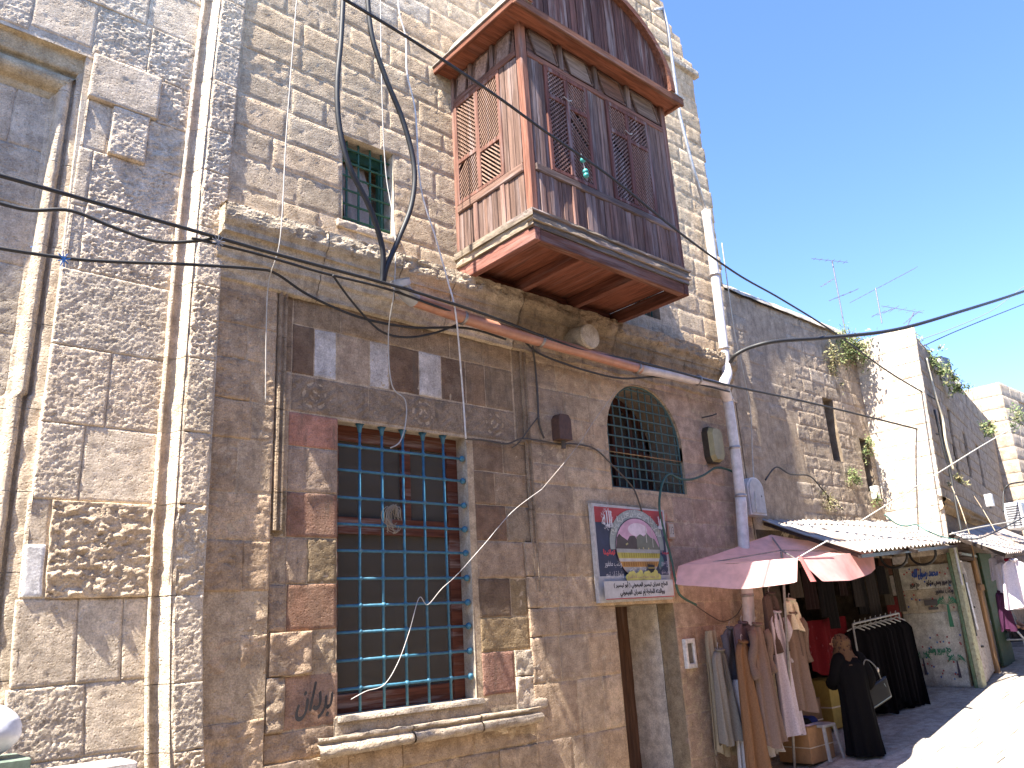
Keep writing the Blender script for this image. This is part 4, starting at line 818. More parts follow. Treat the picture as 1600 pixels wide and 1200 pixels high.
cable('green cable looping from the downpipe past the sign', [(10.88,6.85,2.127),(10.708,6.9,2.193),(10.447,6.92,2.194),(10.119,6.92,2.058),(9.78,6.92,1.963),(9.501,6.92,1.951),(9.216,6.88,1.987),(9.024,6.86,1.867),(8.901,6.85,1.65),(8.874,6.86,1.428),(8.937,6.86,1.081),(9.002,6.86,0.823),(9.044,6.86,0.525),(9.143,6.88,0.314),(9.505,6.9,0.18)], .017, (.03, .085, .065))
cable('brown cable running from the grilled window along the wall to the sign', [(5.588,6.97,2.117),(5.855,6.97,2.131),(6.202,6.97,2.123),(6.468,6.97,2.215),(6.848,6.97,2.225),(7.095,6.97,2.218),(7.426,6.97,2.254),(7.789,6.97,2.223),(8.059,6.95,2.045),(8.391,6.93,1.788),(8.488,6.92,1.635),(8.561,6.92,1.421)], .012, (.07, .055, .042))
cable('brown cable dropping from the pipe to the rusty box', [(6.695,6.9,3.453),(6.775,6.96,3.225),(6.791,6.97,2.802),(6.782,6.97,2.465),(6.852,6.97,2.266)], .015, (.06, .048, .037))
cable('thin dark cable slanting from the brown cable to the grilled window', [(6.79,6.97,2.549),(6.621,6.97,2.379),(6.434,6.97,2.179),(6.302,6.97,2.086)], .009, (.08, .065, .05))
cable('thin brown cable sagging from the door corner to the downpipe', [(9.53,6.95,0.183),(9.902,6.95,0.016),(10.166,6.95,-0.063),(10.506,6.95,0.005),(10.634,6.9,0.153)], .008, (.1, .07, .05))
cable('black cable wandering over the low house wall to the awning', [(11.853,6.93,2.114),(12.297,6.95,2.371),(12.726,6.95,2.285),(13.386,6.95,2.304),(13.77,6.95,2.089),(14.059,6.95,1.909),(14.334,6.9,1.741)], .013)
cable('pale rope slung from the awning up along the projecting house', [(14.294,6.6,1.5),(14.69,6.2,1.784),(15.872,5.7,2.341),(17.764,5.5,2.988),(20.121,5.5,3.662)], .012, (.4, .38, .34))
cable('grey cord from the awning end to the air conditioner', [(15.922,5.75,1.207),(17.043,5.6,1.358),(19.106,5.4,1.568)], .014, (.34, .33, .3))
cable('black cord rising from the second awning to the right edge', [(15.523,5.4,1.073),(16.157,5.35,1.096),(17.097,5.3,1.261),(18.438,5.2,1.563)], .014)
cable('teal cable draped over the corrugated awning', [(14.851,6.4,1.613),(15.026,6.3,1.444),(15.201,6.2,1.391),(15.666,6.2,1.432),(15.667,6,1.277),(16.045,5.8,1.135),(16.575,5.6,1.126)], .014, (.05, .17, .16))
cable('cream hose hanging on the front of the projecting house', [(16.975,5.85,4.863),(16.973,5.83,4.028),(17.084,5.83,3.57),(16.986,5.83,3.093),(17.053,5.83,2.513)], .025, (.5, .45, .33))
cable('dark drain hose on the front of the projecting house', [(16.809,5.85,3.739),(16.833,5.85,2.95),(16.904,5.85,2.44),(16.776,5.83,1.797),(16.662,5.8,1.297)], .022, (.03, .03, .03))
cable('thin rope stay slanting down the projecting house front, left one', [(16.535,5.75,2.142),(16.305,5.6,1.737),(15.876,5.4,1.163)], .009, (.32, .25, .17))
cable('thin rope stay slanting down the projecting house front, right one', [(17.566,5.75,2.06),(17.513,5.6,1.677),(17.234,5.4,1.266)], .009, (.32, .25, .17))
cable('black curved cable beside the air conditioner', [(18.961,5.7,1.763),(19.251,5.7,2.189),(19.317,5.6,2.342),(19.642,5.5,2.405),(20.181,5.4,2.456)], .018)

# ------------------------------------------------------------------ fittings on the facade
q = (7.141,6.9,2.435)
t_ = thing('rusty_box', 'small rusty metal bell box on the wall right of the grilled window', 'bell box', (q[0], 6.95, q[2] - .17))
obj('casing', prism([(-.11, -.17), (.11, -.17), (.11, .1), (.07, .16), (-.07, .16), (-.11, .1)], 6.86, 7.0, lambda u, w_, d: (q[0] + u, d, q[2] + w_)), RUSTY, t_, (.09, .045, .03)); obj('stub', tube([(q[0], 6.92, q[2] - .17), (q[0], 6.92, q[2] - .28)], .03, 8), RUSTY, t_, (.07, .05, .035))
q = (10.471,6.88,2.551)
t_ = thing('wall_lamp', 'dull yellow oval bulkhead lamp on the wall left of the downpipe', 'lamp', (q[0], 6.95, q[2]))
oc = [(-.1, -.27), (.08, -.27), (.15, -.19), (.15, .19), (.08, .27), (-.1, .27), (-.15, .19), (-.15, -.19)]
obj('housing', prism(oc, 6.9, 7.0, lambda u, w_, d: (q[0] + u * 1.08, d, q[2] + w_ * 1.05)), METAL, t_, (.08, .07, .055)); obj('cover', prism(oc, 6.82, 6.898, lambda u, w_, d: (q[0] + u * (.85 if d < 6.85 else 1), d, q[2] + w_ * (.9 if d < 6.85 else 1))), PVC, t_, (.3, .26, .13)); obj('hook', tube([(q[0] - .1, 7, q[2] + .45), (q[0] + .0, 6.86, q[2] + .47), (q[0] + .08, 6.84, q[2] + .5)], .012, 5), METAL, t_, (.06, .05, .045))
q = (11.292,6.8,1.793)
t_ = thing('meter_cabinet', 'pale grey round topped meter cabinet on the wall beside the downpipe', 'cabinet', (q[0], 6.9, q[2] - .3))
cp = [(-.23, -.3), (.23, -.3)] + [(.23 * math.cos(math.pi * i / 14), .1 + .2 * math.sin(math.pi * i / 14)) for i in range(15)]
obj('cabinet_body', prism(cp, 6.8, 7.0, lambda u, w_, d: (q[0] + u, d, q[2] + w_)), PVC, t_, (.6, .59, .58)); obj('cabinet_door', prism([(u * .86, w_ * .9) for u, w_ in cp], 6.785, 6.798, lambda u, w_, d: (q[0] + u, d, q[2] + w_)), PVC, t_, (.42, .41, .4)); obj('keyhole', tube([(q[0] + .12, 6.78, q[2]), (q[0] + .12, 6.784, q[2])], .015, 8), METAL, t_, (.1, .1, .1))
q = (9.324,6.98,-0.447)
t_ = thing('wall_niche', 'small white framed vent with dark slats beside the hanging clothes', 'vent', (q[0], 6.97, q[2] - .2))
obj('frame', join(*[cbox(q[0] + a, q[0] + b, 6.94, 7.0, q[2] + c, q[2] + d, .006) for a, b, c, d in ((-.11, -.065, -.19, .19), (.065, .11, -.19, .19), (-.064, .064, .13, .19), (-.064, .064, -.19, -.13))]), PAINT, t_, (.66, .64, .6)); obj('backing', box(q[0] - .06, q[0] + .06, 6.98, 7.0, q[2] - .13, q[2] + .13), PAINT, t_, (.1, .085, .07))
for i in range(5): obj('slat', cbox(q[0] - .055 + i * .024, q[0] - .04 + i * .024, 6.965, 6.98, q[2] - .125, q[2] + .125, .002), PAINT, t_, (.2, .175, .14))

# ------------------------------------------------------------------ flat print: arabic shaping and coloured shapes
FORMS = {}
def _forms():
    base = 0xFE8D
    lay = [('\u0627', 2), ('\u0628', 4), ('\u0629', 2), ('\u062a', 4), ('\u062b', 4), ('\u062c', 4), ('\u062d', 4), ('\u062e', 4), ('\u062f', 2), ('\u0630', 2), ('\u0631', 2), ('\u0632', 2), ('\u0633', 4), ('\u0634', 4), ('\u0635', 4), ('\u0636', 4), ('\u0637', 4), ('\u0638', 4), ('\u0639', 4), ('\u063a', 4), ('\u0641', 4), ('\u0642', 4), ('\u0643', 4), ('\u0644', 4), ('\u0645', 4), ('\u0646', 4), ('\u0647', 4), ('\u0648', 2), ('\u0649', 2), ('\u064a', 4)]
    for ch, n in lay: FORMS[ch] = (base, n); base += n
    FORMS['\u0623'] = (0xFE83, 2); FORMS['\u0625'] = (0xFE87, 2); FORMS['\u0622'] = (0xFE81, 2)
_forms()
def shape(s):
    out = []; i = 0
    while i < len(s):
        c = s[i]
        if c not in FORMS: out.append({'(': ')', ')': '('}.get(c, c)); i += 1; continue
        prev = i > 0 and s[i - 1] in FORMS and FORMS[s[i - 1]][1] == 4
        if c == '\u0644' and i + 1 < len(s) and s[i + 1] in '\u0627\u0623\u0625':
            out.append(chr({'\u0627': 0xFEFB, '\u0623': 0xFEF7, '\u0625': 0xFEF9}[s[i + 1]] + (1 if prev else 0))); i += 2; continue
        b, n = FORMS[c]; nxt = n == 4 and i + 1 < len(s) and s[i + 1] in FORMS
        k = (3 if nxt else 1) if prev else (2 if nxt else 0)
        out.append(chr(b + k)); i += 1
    return ''.join(out[::-1])
def text_vf(s, raw=False):
    c = bpy.data.curves.new('lettering', 'FONT'); c.body = s if raw else shape(s); c.resolution_u = 2
    o = bpy.data.objects.new('lettering', c); COL.objects.link(o); bpy.context.view_layer.update()
    me = bpy.data.meshes.new_from_object(o.evaluated_get(bpy.context.evaluated_depsgraph_get()))
    v = [(p.co.x, p.co.y) for p in me.vertices]; f = [tuple(q.vertices) for q in me.polygons]
    bpy.data.objects.remove(o); bpy.data.curves.remove(c); bpy.data.meshes.remove(me); return v, f
class Print:
    def __init__(s, fn): s.fn = fn; s.v = []; s.f = []; s.c = []; s.k = 0
    def poly(s, pts, c, lay=None):
        if lay is None: s.k += 1
        d = .0004 * (s.k if lay is None else lay); n = len(s.v); s.v += [s.fn(u, w_, d) for u, w_ in pts]; s.f.append(tuple(range(n, n + len(pts)))); s.c.append(c); return s
    def rect(s, a, b, c_, d, col): return s.poly([(a, c_), (b, c_), (b, d), (a, d)], col)
    def ell(s, x, y, rx, ry, col, n=20): return s.poly([(x + rx * math.cos(2 * math.pi * i / n), y + ry * math.sin(2 * math.pi * i / n)) for i in range(n)], col)
    def text(s, t, x0, x1, y0, y1, col, raw=False, sk=0., bold=0.):
        v, f = text_vf(t, raw)
        if not v: return s
        ax = [p[0] for p in v]; ay = [p[1] for p in v]; X0, X1, Y0, Y1 = min(ax), max(ax), min(ay), max(ay); s.k += 1
        for o in ((0, 0),) if not bold else ((0, 0), (bold, 0), (-bold, 0), (0, bold), (0, -bold)):
            s.k += .12; n = len(s.v); d = .0004 * s.k
            for (px, py) in v:
                a = (px - X0) / (X1 - X0 + 1e-9); b = (py - Y0) / (Y1 - Y0 + 1e-9); s.v.append(s.fn(x0 + a * (x1 - x0) + sk * b * (y1 - y0) + o[0], y0 + b * (y1 - y0) + o[1], d))
            for q in f: s.f.append(tuple(i + n for i in q)); s.c.append(col)
        return s
    def make(s, name, parent):
        o = obj(name, (s.v, s.f), PRINT, parent); me = o.data; a = me.color_attributes.new('Col', 'FLOAT_COLOR', 'CORNER')
        buf = []
        for q, c in zip(s.f, s.c): buf += list(tuple(c) + (1,)) * len(q)
        a.data.foreach_set('color', buf); return o
sg = thing('wall_sign', 'printed sign with red top, dark blue sides and arabic text above the doorway', 'sign', (8.31, 6.95, .24))
def sgf(u, w_, d): return (7.59 + u * (1.42 + .02 * w_ / 1.2) / 1.45, 6.925 - d, .27 + w_ + .012 * u * (w_ < .6))
sgz = .27
obj('board', prism([(-.02, -.02), (1.47, -.02), (1.47, 1.2), (-.02, 1.22)], -.06, -.002, lambda u, w_, d: sgf(u, w_, d)), PAINT, sg, (.5, .47, .44))
P_ = Print(sgf); PINK = (.55, .33, .42); W1 = (.48, .46, .45); NAVY = (.035, .045, .085); RD = (.4, .05, .05)
P_.rect(0, 1.45, 0, 1.2, W1).rect(.02, 1.43, .3, 1.18, NAVY).rect(.02, 1.43, .98, 1.18, RD)
for i in range(14): a = rnd.uniform(1.05, 1.4); b = rnd.uniform(.35, .9); P_.ell(a, b, rnd.uniform(.02, .07), rnd.uniform(.03, .09), (.09 + .1 * rnd.random(), .1 + .1 * rnd.random(), .2), 9)
C0, C1 = .82, .655
P_.poly([(C0 + .56 * math.cos(math.pi * i / 24 * 1.1 - .15), C1 + .06 + .46 * math.sin(math.pi * i / 24 * 1.1 - .15)) for i in range(25)], (.3, .33, .31))
for i in range(11):                                        # lettering on the arch
    t = math.pi * (.09 + .82 * (i + .5) / 11); P_.text(['\u0644\u0644\u0647', '\u0643\u0644', '\u0628\u0646\u0627', '\u0645\u062d\u0644', '\u0627\u0644\u062d', '\u0631\u0628\u0643'][i % 6], C0 + .5 * math.cos(t) - .06, C0 + .5 * math.cos(t) + .06, C1 + .06 + .41 * math.sin(t) - .045, C1 + .06 + .41 * math.sin(t) + .045, (.62, .64, .6))
def ch(y, rx=.45, ry=.4): return rx * math.sqrt(max(0, 1 - ((y - C1) / ry) ** 2))
P_.ell(C0, C1, .46, .41, (.02, .02, .03), 32); P_.ell(C0, C1, .45, .4, PINK, 32)
P_.ell(C0 + .02, C1 + .25, .2, .09, (.66, .55, .6), 16)
def bandp(y0, y1, c, lift=0.):
    n = 6; ys = [y0 + (y1 - y0) * i / n for i in range(n + 1)]; P_.poly([(C0 + ch(y) * .995, y) for y in ys] + [(C0 - ch(y) * .995, y) for y in ys[::-1]], c)
P_.poly([(C0 - ch(.65), .65)] + [(C0 - .42 + .42 * i / 8, .79 + .035 * math.sin(i * 1.3) + .02 * (i % 2)) for i in range(9)] + [(C0 + .03, .65)], (.07, .055, .05))
P_.poly([(C0 - .02, .65), (C0 - .02, .81), (C0 + .06, .85), (C0 + .14, .82), (C0 + .2, .87), (C0 + .28, .81), (C0 + .36, .79), (C0 + ch(.67), .67), (C0 + ch(.65), .65)], (.15, .16, .12))
for (x, y0, y1, ww) in ((1.0, .74, .98, .016), (1.13, .68, 1.1, .011)): P_.rect(x, x + ww, y0, y1, (.5, .47, .42)); P_.ell(x + ww / 2, y1 - .1, ww, .012, (.55, .5, .4), 8)
for i in range(8): P_.ell(C0 + rnd.uniform(-.3, .36), rnd.uniform(.62, .72), .012, .015, (.5, .45, .2), 6)
bandp(.6, .65, (.33, .33, .3)); bandp(.52, .6, (.44, .38, .08)); bandp(.48, .52, (.5, .46, .4)); bandp(.41, .48, (.46, .24, .06)); bandp(.29, .41, (.36, .33, .3))
for i in range(16): P_.rect(C0 - .36 + i * .047, C0 - .345 + i * .047, .53, .59, (.3, .25, .04))
for i in range(15): P_.rect(C0 - .34 + i * .047, C0 - .325 + i * .047, .42, .47, (.3, .13, .03))
for i in range(24): P_.ell(C0 + rnd.uniform(-.25, .1), rnd.uniform(.32, .4), .012, .006, (.55, .52, .48), 5)
P_.poly([(C0 + .12, .3), (C0 + .26, .29), (C0 + .27, .43), (C0 + .13, .44)], (.015, .013, .012)); P_.rect(C0 + .125, C0 + .265, .385, .4, (.3, .22, .05))
for i in range(13): P_.ell(.52 + i * .052, .29 + .02 * (i % 3) - .01, .05, .04 + .012 * (i % 2), (.52, .47, .13), 10)
for i in range(13): P_.ell(.52 + i * .052, .275, .05, .045, (.5, .45, .12), 10)
P_.text('\u0623\u0647\u0644\u0627 \u0648\u0633\u0647\u0644\u0627 \u0628\u062d\u062c\u0627\u062c \u0628\u064a\u062a \u0627\u0644\u0644\u0647 \u0627\u0644\u062d\u0631\u0627\u0645', .5, 1.14, .245, .32, (.3, .16, .2))
P_.rect(.02, 1.43, .02, .16, W1) if False else None
P_.rect(.015, 1.435, .02, .165, W1)
P_.text('\u0648\u0630\u0646\u0628 \u0645\u063a\u0641\u0648\u0631', .07, .4, .4, .49, (.6, .58, .58)).text('\u0648\u062a\u062c\u0627\u0631\u0629 \u0644\u0646 \u062a\u0628\u0648\u0631', .07, .42, .27, .36, (.6, .58, .58)).text('\u062a\u0647\u0627\u0646\u064a\u0646\u0627', .07, .29, .55, .63, (.6, .06, .06), bold=.004)
P_.text('\u062d\u062c \u0645\u0628\u0631\u0648\u0631', 1.22, 1.38, .4, .48, (.5, .42, .48)).text('\u0648\u0633\u0639\u064a \u0645\u0634\u0643\u0648\u0631', 1.2, 1.4, .29, .37, (.5, .42, .48)).text('\u0639\u0648\u062f\u0627', 1.27, 1.41, .56, .62, (.5, .06, .08), bold=.003)
P_.text('\u0627\u0644\u0644\u0647', .1, .28, .92, 1.12, (.62, .6, .62), bold=.005)
for i in range(9): t = i / 9 * 2 * math.pi; P_.text(['\u0643\u0644', '\u0645\u062d', '\u0628\u0646'][i % 3], .19 + .09 * math.cos(t) - .03, .19 + .09 * math.cos(t) + .03, 1.02 + .12 * math.sin(t) - .03, 1.02 + .12 * math.sin(t) + .03, (.6, .58, .6))
P_.text('\u0645\u062d\u0645\u062f', 1.23, 1.38, .92, 1.1, (.58, .55, .58), bold=.005)
sgz2 = P_
# white lower band holds two lines of black writing
P_.rect(.015, 1.435, .015, .235, W1); P_.rect(.03, 1.42, .012, .024, RD); P_.rect(1.425, 1.435, .02, 1.15, RD)
BK = (.02, .02, .025)
P_.text('\u0627\u0644\u062d\u0627\u062c \u0639\u0645\u0631\u0627\u0646 \u062a\u064a\u0633\u064a\u0631 \u0627\u0644\u0647\u064a\u0645\u0648\u0646\u064a ( \u0623\u0628\u0648 \u062a\u064a\u0633\u064a\u0631 )', .2, 1.3, .135, .225, BK, bold=.0035)
P_.text('\u0648\u0648\u0627\u0644\u062f\u062a\u0647 \u0627\u0644\u062d\u0627\u062c\u0629 \u0625\u0645 \u0639\u0645\u0631\u0627\u0646 \u0627\u0644\u0647\u064a\u0645\u0648\u0646\u064a', .31, 1.22, .035, .125, BK, bold=.0035)
P_.make('printed_face', sg)
q = (9.215,6.97,1.2)
t_ = thing('number_tile', 'small cream house number tile right of the printed sign', 'number tile', (q[0], 6.97, q[2]))
obj('tile', cbox(q[0] - .07, q[0] + .07, 6.955, 6.99, q[2] - .11, q[2] + .11, .004), PVC, t_, (.42, .34, .24))
pt = Print(lambda u, w_, d: (q[0] + u, 6.954 - d, q[2] + w_)); pt.rect(-.062, .062, -.1, .1, (.45, .22, .1)).rect(-.055, .055, -.093, .093, (.5, .43, .33)).text('113', -.045, .045, -.055, .055, (.05, .045, .05), True).make('number', t_)
q = (3.759,7.02,-0.502)
pg = Print(lambda u, w_, d: (q[0] + u, 6.985 - d, q[2] + w_)); pg.text('\u0628\u0631\u062f\u0627\u0646', -.22, .12, -.16, .15, (.03, .028, .03), bold=.006, sk=.25); o = pg.make('graffiti', None); tag(o, 'black arabic graffiti on the pink stone block left of the window', 'graffiti')
# painted panel on the lower end wall
pp = thing('painted_panel', 'white painted wall panel with blue arabic writing, dots and palms', 'painted panel', (16.24, 6.5, -1.4))
def ppf(u, w_, d): return (16.235 - .012 - d + .0 * u, 7.02 - u, w_)
for b0, b1 in ((-1.46, -.15), (-.15, .28), (.28, .72)):
    obj('plaster_panel', stone(-7.0, -5.93, b0, b1, lambda a, b, H: (16.235 - H * .6, -a + lean(b) * np.clip((7.3 + a) / 1.3, 0, 1), b), 0, 0, .05, .0015, b0), PLASTER, pp, (.52, .52, .48, .55) if b0 != -.15 else (.5, .46, .38, .9), True)
pr_ = Print(lambda u, w_, d: (16.215 - d, 7.0 - u * (1.07 - lean(w_) * .9) + 0, w_)); BL_ = (.03, .08, .35); GN = (.05, .2, .11)
pr_.text('\u0645\u062d\u0645\u062f \u0631\u0633\u0648\u0644 \u0627\u0644\u0644\u0647', .28, .74, .46, .66, BL_, sk=.2, bold=.006).text('\u062d\u062c \u0645\u0628\u0631\u0648\u0631 \u0648\u0633\u0639\u064a \u0645\u0634\u0643\u0648\u0631', .52, .97, .3, .44, (.04, .035, .05), bold=.005).text('\u062d\u062c \u0645\u0628\u0631\u0648\u0631', .22, .4, .28, .4, (.05, .045, .05), bold=.004).text('\u0648\u0630\u0646\u0628 \u0645\u063a\u0641\u0648\u0631', .66, .97, .16, .27, (.05, .045, .05), bold=.004)
pr_.text('\u062d\u062c \u0645\u0628\u0631\u0648\u0631 \u0648\u0633\u0639\u064a', .3, .76, -.95, -.78, GN, bold=.005)
for i in range(60):
    u, w_ = rnd.uniform(.03, .97), rnd.choice([rnd.uniform(-.1, .68), rnd.uniform(-1.35, -.55)])
    pr_.ell(u, w_, .016, .019, rnd.choice([(.4, .05, .05), BL_, (.08, .2, .4), (.3, .06, .07)]), 7)
def palm(u, w_, s):
    pr_.poly([(u - .02 * s, w_), (u + .05 * s, w_), (u + .02 * s, w_ + .35 * s), (u - .01 * s, w_ + .35 * s)], GN if s > .9 else (.06, .05, .07))
    for k in range(9):
        a = math.pi * (k / 8); pr_.poly([(u, w_ + .34 * s), (u + .13 * s * math.cos(a), w_ + (.4 + .1 * math.sin(a)) * s), (u + .21 * s * math.cos(a), w_ + (.3 + .12 * math.sin(a)) * s), (u + .11 * s * math.cos(a), w_ + (.37 + .08 * math.sin(a)) * s)], GN)
palm(.84, -.42, 1.15); palm(.22, -1.25, .85); palm(.84, -1.3, .85)
pr_.rect(.44, .68, -.02, .08, (.1, .09, .09)); pr_.rect(.5, .68, -.1, -.05, (.1, .09, .09))
pr_.make('painted_decor', pp)['kind'] = 'stuff'

# ------------------------------------------------------------------ awnings, parasol
def corrugated(name, label, BL_, BR_, FR_, FL_, n, c, grp=None):
    t = thing(name, label, 'awning', BL_, grp); A, B, C, D = (np.array(x) for x in (BL_, BR_, FR_, FL_)); k = 4
    for s in range(k):
        a0, a1 = s / k, (s + 1) / k + (.012 if s < k - 1 else 0)
        def f(a, b, a0=a0, a1=a1, s=s):
            u = a0 + a * (a1 - a0); h = .022 * np.sin(u * n * 2 * math.pi) + .005 * (s % 2) + .012 * (fbm(u * 5, b * 3 + s) - .5) - .05 * np.sin(b * math.pi) * .4
            p = [(A[i] * (1 - u) + B[i] * u) * (1 - b) + (D[i] * (1 - u) + C[i] * u) * b for i in range(3)]; return (p[0], p[1], p[2] + h)
        g = grid(int(n / k * 8), 6, f); g2 = grid(int(n / k * 8), 6, lambda a, b, f=f: (lambda p: (p[0], p[1], p[2] - .004))(f(a, b)), True)
        obj('metal_sheet', join(g, g2), CORR, t, jit(c, .08), True)
    return t
CC = (.36, .335, .31)
aw = corrugated('corrugated_awning', 'rusty pink grey corrugated metal awning over the clothes shop', (11.68, 7.0, 1.46), (16.28, 6.95, 1.62), (16.2, 5.69, 1.08), (11.2, 5.25, .757), 26, CC)
for (a, b) in (((11.72, 6.98, 1.4), (11.3, 5.3, .7)), ((14, 6.98, 1.46), (13.2, 5.3, .8)), ((16.2, 6.9, 1.54), (16.1, 5.74, 1.0)), ((11.25, 5.3, .7), (16.1, 5.74, 1.0))): obj('support_bar', bar(a, b, .05, .05), METAL, aw, (.07, .055, .05))
aw2 = corrugated('corrugated_awning', 'second corrugated metal awning on the projecting house at the right edge', (16.389,5.88,1.262), (22.5, 7.1, 1.85), (22.5, 5.9, 1.1), (16.09,4.95,0.789), 30, CC)
obj('support_bar', bar((16.274,5.8,1.165), (16.222,5,0.751), .06, .06), METAL, aw2, (.08, .06, .05)); obj('support_bar', bar((16.353,5.8,0.872), (22, 6.9, .9), .05, .05), METAL, aw2, (.05, .04, .035))
for (px_, lab) in (((14.426,6.2,0.85), 'black coiled hose ring hanging under the awning, left of two'), ((15.412,6.1,0.9), 'black coiled hose ring hanging under the awning, right of two')):
    r_ = .21 if px_[0] > 0 else .2
    t_ = obj('hose_ring', join(*[tube([(px_[0] + (.005 * k), px_[1] + r_ * 1.1 * math.cos(t), px_[2] + r_ * math.sin(t)) for t in [2 * math.pi * i / 24 for i in range(25)]], .022, 6) for k in range(3)]), CABLE, None, (.018, .017, .018), True); tag(t_, lab, 'hose', 'hose rings under the awning')
PK = (.82, .5, .47)
pa = thing('parasol', 'faded pink square cloth parasol tied up over the hanging clothes', 'parasol', (11, 6, -2))
A_, B_, C_, D_ = (np.array(p) for p in ((9.135,6.85,0.695), (11.552,6.8,1.189), (12.241,5.55,0.827), (9.504,5.28,0.644)))
M_ = np.array((9.628,6.1,0.669))
def pflat(a, b):
    u, v_ = a, b; p = [(A_[i] * (1 - u) + B_[i] * u) * (1 - v_) + (D_[i] * (1 - u) + C_[i] * u) * v_ for i in range(3)]
    sag = np.sin(u * math.pi) * np.sin(v_ * math.pi); return (p[0], p[1], p[2] - .1 * sag + .02 * (fbm(u * 4, v_ * 4) - .5))
obj('canopy', grid(30, 30, pflat), SHEER, pa, PK, True)
def val(P0, P1, h0, h1, flare, pk, taper=0.):
    def f(a, b):
        p = [P0[i] * (1 - a) + P1[i] * a for i in range(3)]; sc = np.abs(np.sin(a * math.pi * pk)) ** .6
        fk = 1 - a * taper
        return (p[0] + flare[0] * b * fk, p[1] + flare[1] * b * fk + .03 * np.sin(a * 14) * b, p[2] - (h0 + (h1 - h0) * a) * b * (.8 + .2 * sc) + .01 * np.sin(a * 9) - .06 * np.sin(a * math.pi) * (1 - b) * 0)
    return grid(40, 8, f)
obj('valance', val(A_, D_, .3, .36, (-.26, -.12), 1), SHEER, pa, PK, True); obj('valance', val(D_, C_, .36, .34, (-.06, -.3), 1, .95), SHEER, pa, (.78, .42, .4), True)
obj('valance', val(B_, A_, .1, .3, (-.05, .05), 1), SHEER, pa, PK, True)
obj('pleat', join(grid(6, 8, lambda a, b: (D_[0] - .16 * b + (a - .5) * .07 * (1 + b), D_[1] - .03 - .22 * b - .03 * np.sin(a * math.pi), D_[2] + .03 - b * .33))), SHEER, pa, (.5, .17, .16), True)
for e in (A_, B_, C_, D_): obj('rib', bar(tuple((A_ + B_ + C_ + D_) / 4 + np.array([0, 0, .02])), tuple(e * .98 + (A_ + B_ + C_ + D_) / 4 * .02 + np.array([0, 0, -.02])), .018), METAL, pa, (.3, .28, .27))
cc_ = (A_ + B_ + C_ + D_) / 4
obj('pole', tube([(cc_[0], cc_[1] + .3, -2.0), (cc_[0], cc_[1], cc_[2])], .02, 8), METAL, pa, (.22, .2, .19))
cable('thin white rope tying the parasol corner to the awning', [(9.506,5.28,0.652),(9.966,5.3,0.775),(10.495,5.35,0.902)], .009, (.6, .58, .56))

# ------------------------------------------------------------------ hanging clothes
def garment(label, xy, zt, zb, wt, wb, c, ang=0., dep=.1, sleeves=None, cat='robe', name='hanging_robe', grp='clothes hung along the wall', open_front=False, seed=0, neck=True, c2=None, pants=False):
    t = thing(name, label, cat, (xy[0], xy[1], zb), grp); ca, sa = math.cos(ang), math.sin(ang)
    def P3(u, d, z): return (xy[0] + u * ca - d * sa, xy[1] + u * sa + d * ca, z)
    def body(a, b, x0=0., k=1.):
        th_ = a * 2 * math.pi; s = np.clip(b / .09, 0, 1); wd_ = np.where(b < .09, wt * (.3 + .7 * np.sqrt(s)), wt + (wb - wt) * (b - .09) / .91) / 2 * k
        f = .075 * (.25 + .75 * b) * (np.sin(th_ * 7 + seed) + .7 * np.sin(th_ * 4 + seed * 2 + b * 2)) + .03 * (fbm(a * 9 + seed, b * 5) - .5)
        u = x0 + np.cos(th_) * wd_ * (1 + f * .6); d = np.sin(th_) * (dep * (.5 + .5 * b)) * (1 + f * 5) - (f * .35)
        z = zt - (zt - zb) * b - .03 * np.sin(th_ * 3 + seed) * (b > .98) + .05 * (1 - s) * np.cos(th_) ** 2 * 0
        return P3(u, d, z)
    if pants:
        for s_ in (-1, 1): obj('trouser_leg', grid(24, 24, lambda a, b, s_=s_: body(a, b, s_ * wt * .26 * (.6 + b * .5), .48)), CLOTH, t, c, True)
    else: obj('cloth_body', grid(40, 34, body), CLOTH, t, c, True)
    for s_ in (sleeves or ()):
        x0 = s_[0] * wt * .46; L_ = s_[1]; pts = [(x0 + s_[0] * (.02 + .06 * math.sin(i / 7 * 2.2)), -.03 - .03 * math.sin(i), zt - .08 - L_ * i / 7) for i in range(8)]
        obj('sleeve', tube([P3(*p) for p in pts], [.055 + .006 * math.sin(i * 2 + seed) for i in range(8)], 10), CLOTH, t, s_[2] if len(s_) > 2 else tuple(k * .9 for k in c), True)
    if neck:
        obj('collar', tube([P3(.065 * math.cos(a), -.03 + .05 * math.sin(a), zt + .01 + .012 * math.sin(a)) for a in [2 * math.pi * i / 14 for i in range(15)]], .018, 6), CLOTH, t, c2 or tuple(k * .8 for k in c), True)
        obj('placket', bar(P3(.004, -dep * .62, zt - .06), P3(.01, -dep * .95, zt - (zt - zb) * .45), .03, .006, (0, -1, 0)), CLOTH, t, tuple(k * .7 for k in c))
        obj('hanger_hook', tube([P3(0, 0, zt), P3(0, 0, zt + .07), P3(.02, 0, zt + .1), P3(.045, 0, zt + .085)], .005, 5), METAL, t, (.4, .4, .4))
    return t
def GP(tl, br): return tl, br
def gm(label, pT, pB, wt, wb, c, **k): garment(label, ((pT[0] + pB[0]) / 2, pT[1]), pT[2], pB[2], wt, wb, c, **k)
gm('cream folded trousers hanging at the left end of the clothes', (9.792,6.86,-0.174), (9.586,6.86,-1.724), .26, .36, (.34, .28, .19), cat='trousers', name='hanging_trousers', neck=False, pants=True, seed=1)
gm('plain grey long dress in front of the cream trousers', (9.566,6.66,-0.427), (9.501,6.66,-1.578), .28, .38, (.21, .19, .165), seed=2)
